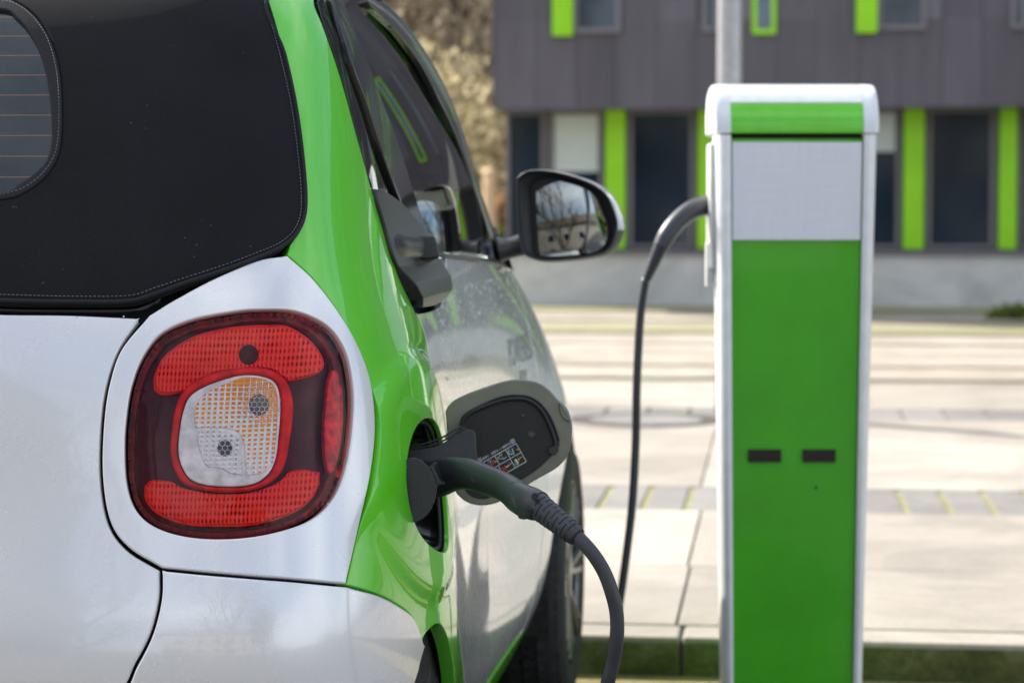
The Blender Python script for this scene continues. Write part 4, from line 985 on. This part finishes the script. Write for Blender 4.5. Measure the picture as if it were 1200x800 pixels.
# plug holster on the side, white plastic
M['white_plastic'] = plain('white_plastic', (.62, .62, .60), .4)
b = MB(); b.box((-.181, .03, .97), (-.168, .12, 1.24)); part('socket_cover', b, 'white_plastic', stn, bevel=.006)
b = MB(); b.box((-.187, .04, .93), (-.170, .075, 1.03)); part('holster', b, 'white_plastic', stn, bevel=.006)

# ------------------------------------------------------------------ ground, in the frame of the square (turned with the car)
SQ = dict(rz=-YAW)
def sq_obj(o): o.rotation_euler = (0, 0, -YAW); return o
def mk_concrete(name, lo, hi, sc=1., spots=.25):
    g = NG(name); isl = g.n('ShaderNodeNewGeometry').outputs['Random Per Island']; c = g.coord(); n1 = g.noise(c, 2.2*sc, 8, .65); n2 = g.noise(c, 60, 5, .7); n3 = g.vor(c, 180)
    col = g.ramp(n1, [(.3, lo), (.7, hi)]); col = g.mix(.3, col, g.ramp(n2, [(.3, tuple(.6*q for q in lo)), (.7, hi)]))
    col = g.mix(g.math('MULTIPLY', g.ramp(n3, [(.05, 1.), (.12, 0.)]), spots), col, (.16, .15, .13))
    st1 = g.ramp(g.noise(g.map(c, loc=(4, 2, 0)), 1.1, 9, .72, .6), [(.38, .72), (.55, 1.)])
    col = g.mix(1., col, st1, 'MULTIPLY'); col = g.mix(1., col, g.ramp(isl, [(0., (.84, .83, .81)), (1., (1.08, 1.08, 1.07))]), 'MULTIPLY')
    return g.fin(g.bsdf(col, .85, normal=g.bump(n2, .3, .003)))
M['paving'] = mk_concrete('pale_paving', (.335, .298, .255), (.44, .40, .345))
M['paving2'] = mk_concrete('grey_paving', (.19, .18, .17), (.27, .26, .245), 2)
M['trackbed'] = mk_concrete('track_concrete', (.32, .27, .21), (.46, .41, .35), .8)
def mk_asphalt():
    g = NG('asphalt'); c = g.coord(); n = g.noise(c, 3, 8, .6); gr = g.vor(c, 260, out='Color'); bw_ = g.n('ShaderNodeRGBToBW'); g.l(gr, bw_.inputs[0])
    col = g.ramp(n, [(.3, (.075, .07, .06)), (.7, (.12, .112, .095))]); col = g.mix(.6, col, g.ramp(bw_.outputs[0], [(.2, (.04, .04, .036)), (.8, (.18, .17, .15))]))
    return g.fin(g.bsdf(col, .9, normal=g.bump(bw_.outputs[0], .6, .006)))
M['asphalt'] = mk_asphalt()
def mk_moss(name, a, b_, d):
    g = NG(name); c = g.coord(); n = g.noise(c, 9, 8, .7); n2 = g.noise(c, 70, 5, .7)
    return g.fin(g.bsdf(g.mix(.5, g.ramp(n, [(.36, a), (.5, b_), (.66, d)]), g.ramp(n2, [(.35, a), (.65, b_)])), .95, normal=g.bump(n2, .7, .01)))
M['moss'] = mk_moss('mossy_kerb', (.035, .045, .012), (.10, .115, .03), (.24, .24, .16))
M['mossy'] = mk_moss('moss_joint', (.20, .20, .085), (.27, .26, .13), (.33, .31, .22))
M['gutter'] = mk_moss('gutter_grit', (.14, .12, .05), (.30, .25, .11), (.36, .30, .06))
M['joint'] = plain('dark_joint', (.09, .085, .075), .9)
M['steel'] = plain('worn_steel', (.065, .058, .05), .5, .6)
M['iron'] = plain('cast_iron', (.075, .066, .058), .7, .3, var=.3, scale=12)
def struct(name, mb, mat, parent=None, turn=True, **k):
    o = mb.build(name, M[mat], parent, **k); o['kind'] = 'structure'
    if turn: sq_obj(o)
    return o
b = MB(); b.add([(-700,-700,0),(700,-700,0),(700,700,0),(-700,700,0)], [(0,1,2,3)]); struct('ground', b, 'asphalt', turn=False)
def row(y): return (CAM_H-.10)*2600/(y-250)
KY = 5.17
b = MB(); b.box((-30, KY+.02, .0), (40, 13.2, .088)); b.box((-30, 13.2, 0), (60, 24.2, .0885)); struct('square_base', b, 'joint')
def xat(x, y): w = px(x, y, 1.); d = (CAM_H-.10)/(CAM_H-w[2]); w = ORI+(w-ORI)*d; return w@RGT, w@FWD
# kerb stones
jx = xat(797, 749)[0]; b = MB()
for k in range(-14, 22): x0 = jx+k*1.0; b.box((x0+.004, KY, -.05), (x0+.996, KY+.15, .098))
o = struct('kerb', b, 'paving', bevel=.008)
b = MB()
for k in range(-14, 22): x0 = jx+k*1.0; b.box((x0+.006, KY-.004, -.05), (x0+.994, KY+.002, .084))
struct('kerb_moss', b, 'moss')
b = MB(); b.box((-30, KY-.45, 0), (40, KY-.004, .006)); struct('gutter', b, 'gutter')
# paving rows
b = MB()
def rowslabs(y0, y1, pitch, x_j, z=.10, gap=.006):
    k0 = int(-14/pitch); 
    for k in range(k0, int(30/pitch)): b.box((x_j+k*pitch+gap/2, y0+gap/2, .05), (x_j+(k+1)*pitch-gap/2, y1-gap/2, z))
YB = row(664); Y1 = row(598); Y2 = row(570)
rowslabs(KY+.15, YB, 2.4, xat(798,710)[0]); rowslabs(YB, Y1, 2.4, xat(814,630)[0]); rowslabs(Y2, 10.25, 2.2, xat(832,530)[0]); rowslabs(10.25, 10.75, 2.2, xat(900,505)[0]); rowslabs(11.35, 13.15, 2.2, .5)
struct('paving', b, 'paving', bevel=.003)
b = MB(); j0 = xat(707, 586)[0]; pitch = xat(757, 586)[0]-j0
for k in range(-60, 150): b.box((j0+k*pitch+.012, Y1+.006, .05), (j0+(k+1)*pitch-.012, Y2-.006, .099))
struct('block_strip', b, 'paving2', bevel=.003)
b = MB(); b.box((-14, Y1, .05), (24, Y2, .0935)); struct('moss_joints', b, 'mossy')
b = MB()
for k in range(-60, 150): b.box((k*.21+.006, 10.76, .05), (k*.21+.204, 11.34, .098))
struct('cobble_strip', b, 'paving2', bevel=.004)
b = MB(); b.box((-25, 13.42, .05), (45, 14.36, .100)); b.box((-25, 14.56, .05), (45, 16.2, .101)); b.box((-25, 16.2, .05), (45, 24.0, .096)); struct('track_bed', b, 'trackbed')
b = MB()
for y, w_ in ((13.28, .06), (14.46, .05), (17.0, .04), (18.2, .04), (20.6, .05), (21.9, .05)): b.box((-25, y-w_, .05), (45, y+w_, .102))
struct('tram_rails', b, 'steel')
b = MB(); b.box((-25, 13.17, .05), (45, 13.22, .0995)); b.box((-25, 18.5, .05), (45, 19.5, .104)); b.box((-25, 22.5, .05), (45, 24.0, .106)); b.box((-25, 14.36, .05), (45, 14.41, .1015)); b.box((-25, 20.2, .05), (45, 20.45, .101)); struct('moss_strips', b, 'mossy')
# manhole
mx_, my_ = xat(757, 492); b = MB(); n = 40
def ring(b, r0, r1, z0, z1):
    V = []; 
    for k in range(n):
        a = 2*math.pi*k/n; V += [(mx_+r*math.cos(a), my_+r*math.sin(a), z) for r, z in ((r0, z0), (r0, z1), (r1, z1), (r1, z0))]
    b.add(V, [(k*4+i, k*4+i+1, ((k+1) % n)*4+i+1, ((k+1) % n)*4+i) for k in range(n) for i in range(3)])
ring(b, .285, .37, .09, .104); b.add([(mx_+.285*math.cos(2*math.pi*k/n), my_+.285*math.sin(2*math.pi*k/n), .1015) for k in range(n)], [tuple(range(n))])
man = sq_obj(b.build('manhole_cover', M['iron'])); tag(man, 'round cast iron manhole cover set in the pale paving beyond the kerb', 'manhole cover')
b = MB(); ring(b, 0.001, .27, .10, .1045); b.build('cover_plate', M['paving2'], man)

# ------------------------------------------------------------------ the office building across the square
def mk_cladding():
    g = NG('cladding'); c = g.coord(); x, y, z = g.xyz(c)
    cell = g.math('FLOOR', g.math('DIVIDE', x, .42)); row_ = g.math('FLOOR', g.math('DIVIDE', z, 1.55))
    wn = g.n('ShaderNodeTexWhiteNoise', noise_dimensions='2D'); cb = g.n('ShaderNodeCombineXYZ'); g.l(cell, cb.inputs[0]); g.l(row_, cb.inputs[1]); g.l(cb.outputs[0], wn.inputs['Vector'])
    col = g.ramp(wn.outputs[0], [(0., (.078, .071, .086)), (.8, (.112, .102, .122)), (1., (.19, .18, .205))])
    fr = g.math('FRACT', g.math('DIVIDE', x, .42)); seam = g.math('LESS_THAN', fr, .035)
    col = g.mix(g.math('MULTIPLY', seam, .6), col, (.03, .03, .034))
    stn_ = g.noise(g.map(c, (3, 3, .35)), 1.6, 6, .65); col = g.mix(1., col, g.ramp(stn_, [(.3, (.82, .82, .82)), (.7, (1.14, 1.13, 1.12))]), 'MULTIPLY')
    return g.fin(g.bsdf(col, .5, .15, coat=.15))
M['cladding'] = mk_cladding()
M['frame_grey'] = plain('window_frame_grey', (.16, .15, .165), .5)
M['lime'] = plain('lime_panel', (.28, .66, .001), .5, var=.04, scale=3)
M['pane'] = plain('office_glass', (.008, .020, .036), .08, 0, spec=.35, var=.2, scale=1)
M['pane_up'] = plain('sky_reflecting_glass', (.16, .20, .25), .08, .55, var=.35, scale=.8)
M['blind'] = plain('roller_blind', (.50, .56, .53), .8)
M['plinth'] = mk_concrete('plinth_concrete', (.56, .55, .54), (.64, .63, .62), .6, 0)
M['plaster'] = plain('pale_render', (.30, .285, .25), .9, var=.06, scale=3)
bl = empty('office_building', (0, 0, 0), -YAW, label='dark grey clad office building with lime green window panels beyond the square', cat='building')
YG, YU = 24.0, 23.4
def bx(x, Yp):      # X' on the plane Y' = Yp seen at pixel column x (at the horizon)
    r = ray(x, 250); return (r@RGT)*(Yp/(r@FWD))
def bz(y, Yp, x=800):
    r = ray(x, y); return CAM_H+r[2]*(Yp/(r@FWD))
xl, xlg = bx(577, YU), bx(593, YG); XR = 30.
b = MB(); b.box((xl, YU, bz(127, YU)), (XR, YU+14, 12.6)); b.build('wall', M['cladding'], bl)
b = MB(); b.box((xlg, YG, .0), (XR, YG+13, bz(127, YU)-.003)); b.build('ground_floor_wall', M['frame_grey'], bl)
b = MB(); b.box((xlg-.05, YG-.30, 0), (XR, YG-.002, bz(299, YG-.3))); b.build('plinth', M['plinth'], bl)
b = MB(); b.box((xlg-.08, YG-.34, bz(299, YG-.3)), (XR, YG-.004, bz(294, YG-.3))); b.build('plinth_coping', M['frame_grey'], bl)
zb, zt = bz(290, YG), bz(130, YG)
def gwin(x0, x1, blind=0.):
    fr = MB(); t = .035
    for q in (((x0, YG-.06, zb), (x0+t, YG-.002, zt)), ((x1-t, YG-.06, zb), (x1, YG-.002, zt)), ((x0+t, YG-.06, zb), (x1-t, YG-.002, zb+t)), ((x0+t, YG-.06, zt-t), (x1-t, YG-.002, zt))): fr.box(*q)
    o = fr.build('window', M['frame_grey'], bl)
    p = MB(); p.box((x0+t, YG-.025, zb+t), (x1-t, YG-.003, zt-t)); p.build('pane', M['pane'], o)
    if blind: p = MB(); p.box((x0+t+.01, YG-.032, zt-t-(zt-zb)*blind), (x1-t-.01, YG-.027, zt-t-.005)); p.build('blind', M['blind'], o)
def glime(x0, x1, z0, z1, Yp): p = MB(); p.box((x0, Yp-.10, z0), (x1, Yp-.002, z1)); return p.build('lime_panel', M['lime'], bl)
gwin(bx(594, YG), bx(638, YG)); gwin(bx(645, YG), bx(706, YG), .42)
per = bx(1058, YG)-bx(710, YG)
for k in range(8):
    o_ = per*k; X = lambda p: bx(p, YG)+o_
    glime(X(710), X(733), zb-.01, zt+.01, YG); glime(X(818), X(838), zb-.01, zt+.01, YG)
    if X(950) < XR-1: glime(X(928), X(950), zb-.01, zt+.01, YG)
    gwin(X(738), X(812)); gwin(X(843), X(923), .0); gwin(X(955), X(1053), .28 if k % 2 == 0 else .12)
# upper storeys
def uwin(x0, x1, z0, z1, lime_l=None, slot=False):
    t = .05; fr = MB()
    for q in (((x0, YU-.05, z0), (x0+t, YU-.002, z1)), ((x1-t, YU-.05, z0), (x1, YU-.002, z1)), ((x0+t, YU-.05, z0), (x1-t, YU-.002, z0+t)), ((x0+t, YU-.05, z1-t), (x1-t, YU-.002, z1))): fr.box(*q)
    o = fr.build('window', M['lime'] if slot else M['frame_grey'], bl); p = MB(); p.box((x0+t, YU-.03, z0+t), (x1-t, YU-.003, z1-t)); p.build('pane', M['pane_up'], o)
    if lime_l: glime(x0-lime_l, x0-.004, z0-.03, z1+.03, YU)
perU = bx(998, YU)-bx(645, YU)
for st_ in range(3):
    z0 = bz(38, YU)+3.05*st_; z1 = z0+1.75
    for k in range(8):
        o_ = perU*k+(.7 if st_ % 2 else 0); X = lambda p: bx(p, YU)+o_
        if X(910) > XR: continue
        uwin(X(672), X(727), z0, z1, X(670)-X(646)); uwin(X(822), X(840), z0, z1); uwin(X(880), X(908), z0-.03, z1, slot=True)
        if k == 7: break
b = MB(); b.box((xl-.05, YU-.06, 12.6), (XR, YU+14, 12.85)); b.build('roof_edge', M['frame_grey'], bl)

# lamp post in the square
M['galv'] = plain('galvanised_steel', (.42, .42, .43), .42, .5)
lpw = px(854, 250, 11.0); post = empty('lamp_post', (lpw[0], lpw[1], .1), label='tall grey steel lamp post rising behind the charging station', cat='lamp post')
b = MB(); v, f = sweep([(0,0,-.02),(0,0,2.0),(0,0,5.6)], [.062,.060,.045], n=20, sub=2); b.add(v, f); b.build('pole', M['galv'], post, smooth=True)
b = MB(); v, f = sweep([(0,0,5.5),(0,-.1,5.75),(0,-.6,5.85),(0,-1.0,5.86)], [.045,.04,.035,.03], n=14); b.add(v, f); b.build('arm', M['galv'], post, smooth=True)
b = MB(); b.box((-.13, -1.6, 5.80), (.13, -.95, 5.90)); part('lamp_head', b, 'galv', post, bevel=.03)

# ------------------------------------------------------------------ trees
M['bark'] = plain('bark', (.13, .105, .08), .95, var=.3, scale=8, bump=.5)
def mk_leaf(name, a, b_):
    g = NG(name); oi = g.n('ShaderNodeNewGeometry').outputs['Random Per Island']; col = g.ramp(oi, [(0., a), (1., b_)])
    d = g.n('ShaderNodeBsdfDiffuse'); g.l(col, d.inputs[0]); t = g.n('ShaderNodeBsdfTranslucent'); g.l(col, t.inputs[0]); m = g.n('ShaderNodeMixShader'); m.inputs[0].default_value = .5
    g.l(d.outputs[0], m.inputs[1]); g.l(t.outputs[0], m.inputs[2]); return g.fin(m.outputs[0])
M['twig'] = mk_leaf('twigs', (.30, .24, .16), (.98, .84, .64)); M['olive'] = mk_leaf('olive_leaves', (.26, .22, .12), (.80, .70, .45)); M['green_leaf'] = mk_leaf('green_leaves', (.05, .09, .015), (.20, .26, .05)); M['rust'] = mk_leaf('rust_leaves', (.30, .18, .08), (.60, .38, .20))
def tree(name, x, y, h, label, cat='tree', seed=0, leaf='twig', nleaf=5000, ls=.10, spread=.45, group=None, levels=4, trunk=.16):
    rr = random.Random(seed); root = empty(name, (x, y, 0.), label=label, cat=cat, group=group); b = MB(); tips = []
    def br(p, d, L, r_, lv):
        q = p+d*L*.5+Vector((rr.uniform(-.06,.06), rr.uniform(-.06,.06), 0))*L; e = p+d*L
        v, f = sweep([tuple(p), tuple(q), tuple(e)], [r_, r_*.8, r_*.6], n=6 if lv < 3 else 4, sub=2, caps=False); b.add(v, f)
        if lv >= 2: tips.append((q, L)); tips.append((e, L))
        if lv >= levels: return
        for k in range(3 if lv else 6):
            t = rr.uniform(.35, 1.) if lv else rr.uniform(.3, 1.); a = rr.uniform(0, 2*math.pi); s = Vector((math.cos(a), math.sin(a), 0))
            nd = (d*.75+s*rr.uniform(.45, .9)+Vector((0, 0, .25))).normalized()
            br(p+(e-p)*t, nd, L*rr.uniform(.5, .68), r_*.55, lv+1)
        br(e, (d+Vector((rr.uniform(-.2,.2), rr.uniform(-.2,.2), .1))).normalized(), L*.62, r_*.62, lv+1)
    br(Vector((0, 0, -.05)), Vector((0, 0, 1)), h*.42, trunk, 0)
    b.build('trunk', M['bark'], root, smooth=True)
    if nleaf:
        c = MB()
        for _ in range(nleaf):
            p, L = rr.choice(tips); o_ = p+Vector((rr.gauss(0, 1), rr.gauss(0, 1), rr.gauss(0, .8)))*spread
            if o_.z < .3: continue
            a = Vector((rr.gauss(0,1), rr.gauss(0,1), rr.gauss(0,1))).normalized(); bq = a.orthogonal().normalized(); s = ls*rr.uniform(.5, 1.5)
            c.add([o_, o_+a*s, o_+a*s*.6+bq*s*.5], [(0, 1, 2)])
        c.build('crown', M[leaf], root)
    return root
specs = [(-1.3,38,9,'twig'),(-3.3,42,10,'twig'),(-.6,47,11,'olive'),(-5.4,39,9,'olive'),(-2.2,55,12,'twig'),(-7.6,46,11,'twig'),(-4.4,60,13,'olive')]
labs = ['bare brown tree just left of the office building','pale twiggy tree second from the office building','tall olive tree behind the corner of the office building','olive bushy tree above the front of the car roof','tall bare tree at the back of the wood','brown tree hidden mostly behind the car roof','tallest olive tree far behind the others']
for k, (x, y, h, lf) in enumerate(specs): tree('tree', x, y, h, labs[k], seed=k+3, leaf=lf, nleaf=14000, ls=.13, spread=.85, group='trees left of the office building', levels=4)
def shrub(name, x, y, r_, h, leaf, label, n=2500, seed=1, ls=.12):
    rr = random.Random(seed); root = empty(name, (x, y, 0), label=label, cat='shrub'); b = MB()
    for k in range(9): a = rr.uniform(0, 6.28); v, f = sweep([(0,0,-.03), (r_*.3*math.cos(a), r_*.3*math.sin(a), h*.5), (r_*.7*math.cos(a), r_*.7*math.sin(a), h*.9)], [.02,.015,.006], n=5, sub=2); b.add(v, f)
    b.build('stem', M['bark'], root); c = MB()
    for _ in range(n):
        u_ = Vector((rr.gauss(0,1), rr.gauss(0,1), rr.gauss(0,1))).normalized()*rr.random()**.4; o_ = Vector((u_.x*r_, u_.y*r_, h*.52+u_.z*h*.5))
        a = Vector((rr.gauss(0,1), rr.gauss(0,1), rr.gauss(0,1))).normalized(); bq = a.orthogonal(); s = ls*rr.uniform(.5, 1.4); c.add([o_, o_+a*s, o_+a*s*.6+bq*s*.5], [(0,1,2)])
    c.build('foliage', M[leaf], root)
def at(x, d): return px(x, 250, d)[0]
shrub('shrub', at(583,30), 30, .55, 1.35, 'rust', 'rust coloured shrub between the car and the office building', seed=4)
shrub('shrub', at(568,29), 29, .55, .9, 'green_leaf', 'low green shrub beside the rust coloured one', seed=5)
shrub('shrub', at(470,33), 33, 2.4, 3.6, 'olive', 'wide olive shrub below the bare trees', n=5000, seed=6, ls=.16)
shrub('shrub', at(540,36), 36, 1.6, 3.2, 'twig', 'brown leafless shrub below the bare trees', n=5000, seed=7, ls=.16)
shrub('grass_tuft', at(1190,21), 21, .28, .20, 'green_leaf', 'small green weed tuft on the tram track before the plinth', n=700, seed=8, ls=.08)
M['peach'] = plain('sandstone', (.85, .60, .36), .9)
gp = px(574, 250, 27.5); gpo = empty('gate_post', (gp[0], gp[1], 0), label='round topped pale sandstone gate post between the car and the office building', cat='gate post')
b = MB(); v, f = sweep([(0,0,-.03),(0,0,.3),(0,0,1.45),(0,0,1.52)], [.085,.085,.08,.06], n=20, sub=3); b.add(v, f); b.build('post', M['peach'], gpo, smooth=True)
b = MB(); v, f = sweep([(0,0,1.50),(0,0,1.54),(0,0,1.60),(0,0,1.64),(0,0,1.655)], [.06,.085,.085,.05,.01], n=20, sub=4); b.add(v, f); b.build('finial', M['peach'], gpo, smooth=True)

# ------------------------------------------------------------------ unseen houses and trees added behind the photographer for paint, lamp and mirror reflections
hb = empty('invented_apartment_house', (-25, -17, 0), .12, label='invented pale rendered apartment house behind the photographer, added for reflections', cat='building')
b = MB(); b.box((-16, -10, 0), (16, 0, 12.0)); b.build('wall', M['plaster'], hb)
b = MB(); b.add([(-16.5,.5,12),(16.5,.5,12),(16.5,-10.5,12),(-16.5,-10.5,12),(-15,-5,15),(15,-5,15)], [(0,1,5,4),(2,3,4,5),(1,2,5),(3,0,4),(0,3,2,1)]); b.build('roof', M['bark'], hb)
for fl in range(4):
    for k in range(10):
        x0 = -14.6+k*3.0; z0 = .9+fl*2.9; b = MB(); b.box((x0, .002, z0), (x0+1.3, .05, z0+1.5)); o = b.build('window', M['white_plastic'], hb); b = MB(); b.box((x0+.1, .03, z0+.1), (x0+1.2, .056, z0+1.4)); b.build('pane', M['pane'], o)
tree('street_tree', 3.2, -11, 9, 'bare street tree behind the photographer, right of the car', seed=21, nleaf=0, levels=4, group='street trees')
tree('street_tree', -4.5, -13, 10, 'bare street tree behind the photographer, left of the car', seed=22, nleaf=0, levels=4, group='street trees')
tree('street_tree', 9.5, -15, 8, 'leafy green street tree behind the photographer', seed=23, leaf='green_leaf', nleaf=4000, ls=.3, levels=3, group='street trees')

b2 = empty('invented_town_house', (12, -34, 0), -.08, label='invented low pale brick town house far behind the photographer, added for reflections', cat='building')
M['brick'] = plain('pale_brick', (.42, .38, .31), .9, var=.15, scale=20)
b = MB(); b.box((-14, -9, 0), (14, 0, 7.5)); b.build('wall', M['brick'], b2)
b = MB(); b.add([(-14.5,.5,7.5),(14.5,.5,7.5),(14.5,-9.5,7.5),(-14.5,-9.5,7.5),(-13,-4.5,10),(13,-4.5,10)], [(0,1,5,4),(2,3,4,5),(1,2,5),(3,0,4),(0,3,2,1)]); b.build('roof', M['bark'], b2)
for fl in range(2):
    for k in range(8):
        x0 = -12.6+k*3.3; z0 = .9+fl*3.1; b = MB(); b.box((x0, .002, z0), (x0+1.4, .05, z0+1.6)); o = b.build('window', M['white_plastic'], b2); b = MB(); b.box((x0+.1, .03, z0+.1), (x0+1.3, .056, z0+1.5)); b.build('pane', M['pane'], o)
tree('street_tree', -6.6, -13.5, 4.2, 'small leafy green street tree before the pale apartment house', seed=29, leaf='green_leaf', nleaf=5000, ls=.25, spread=.4, levels=3, group='street trees', trunk=.08)
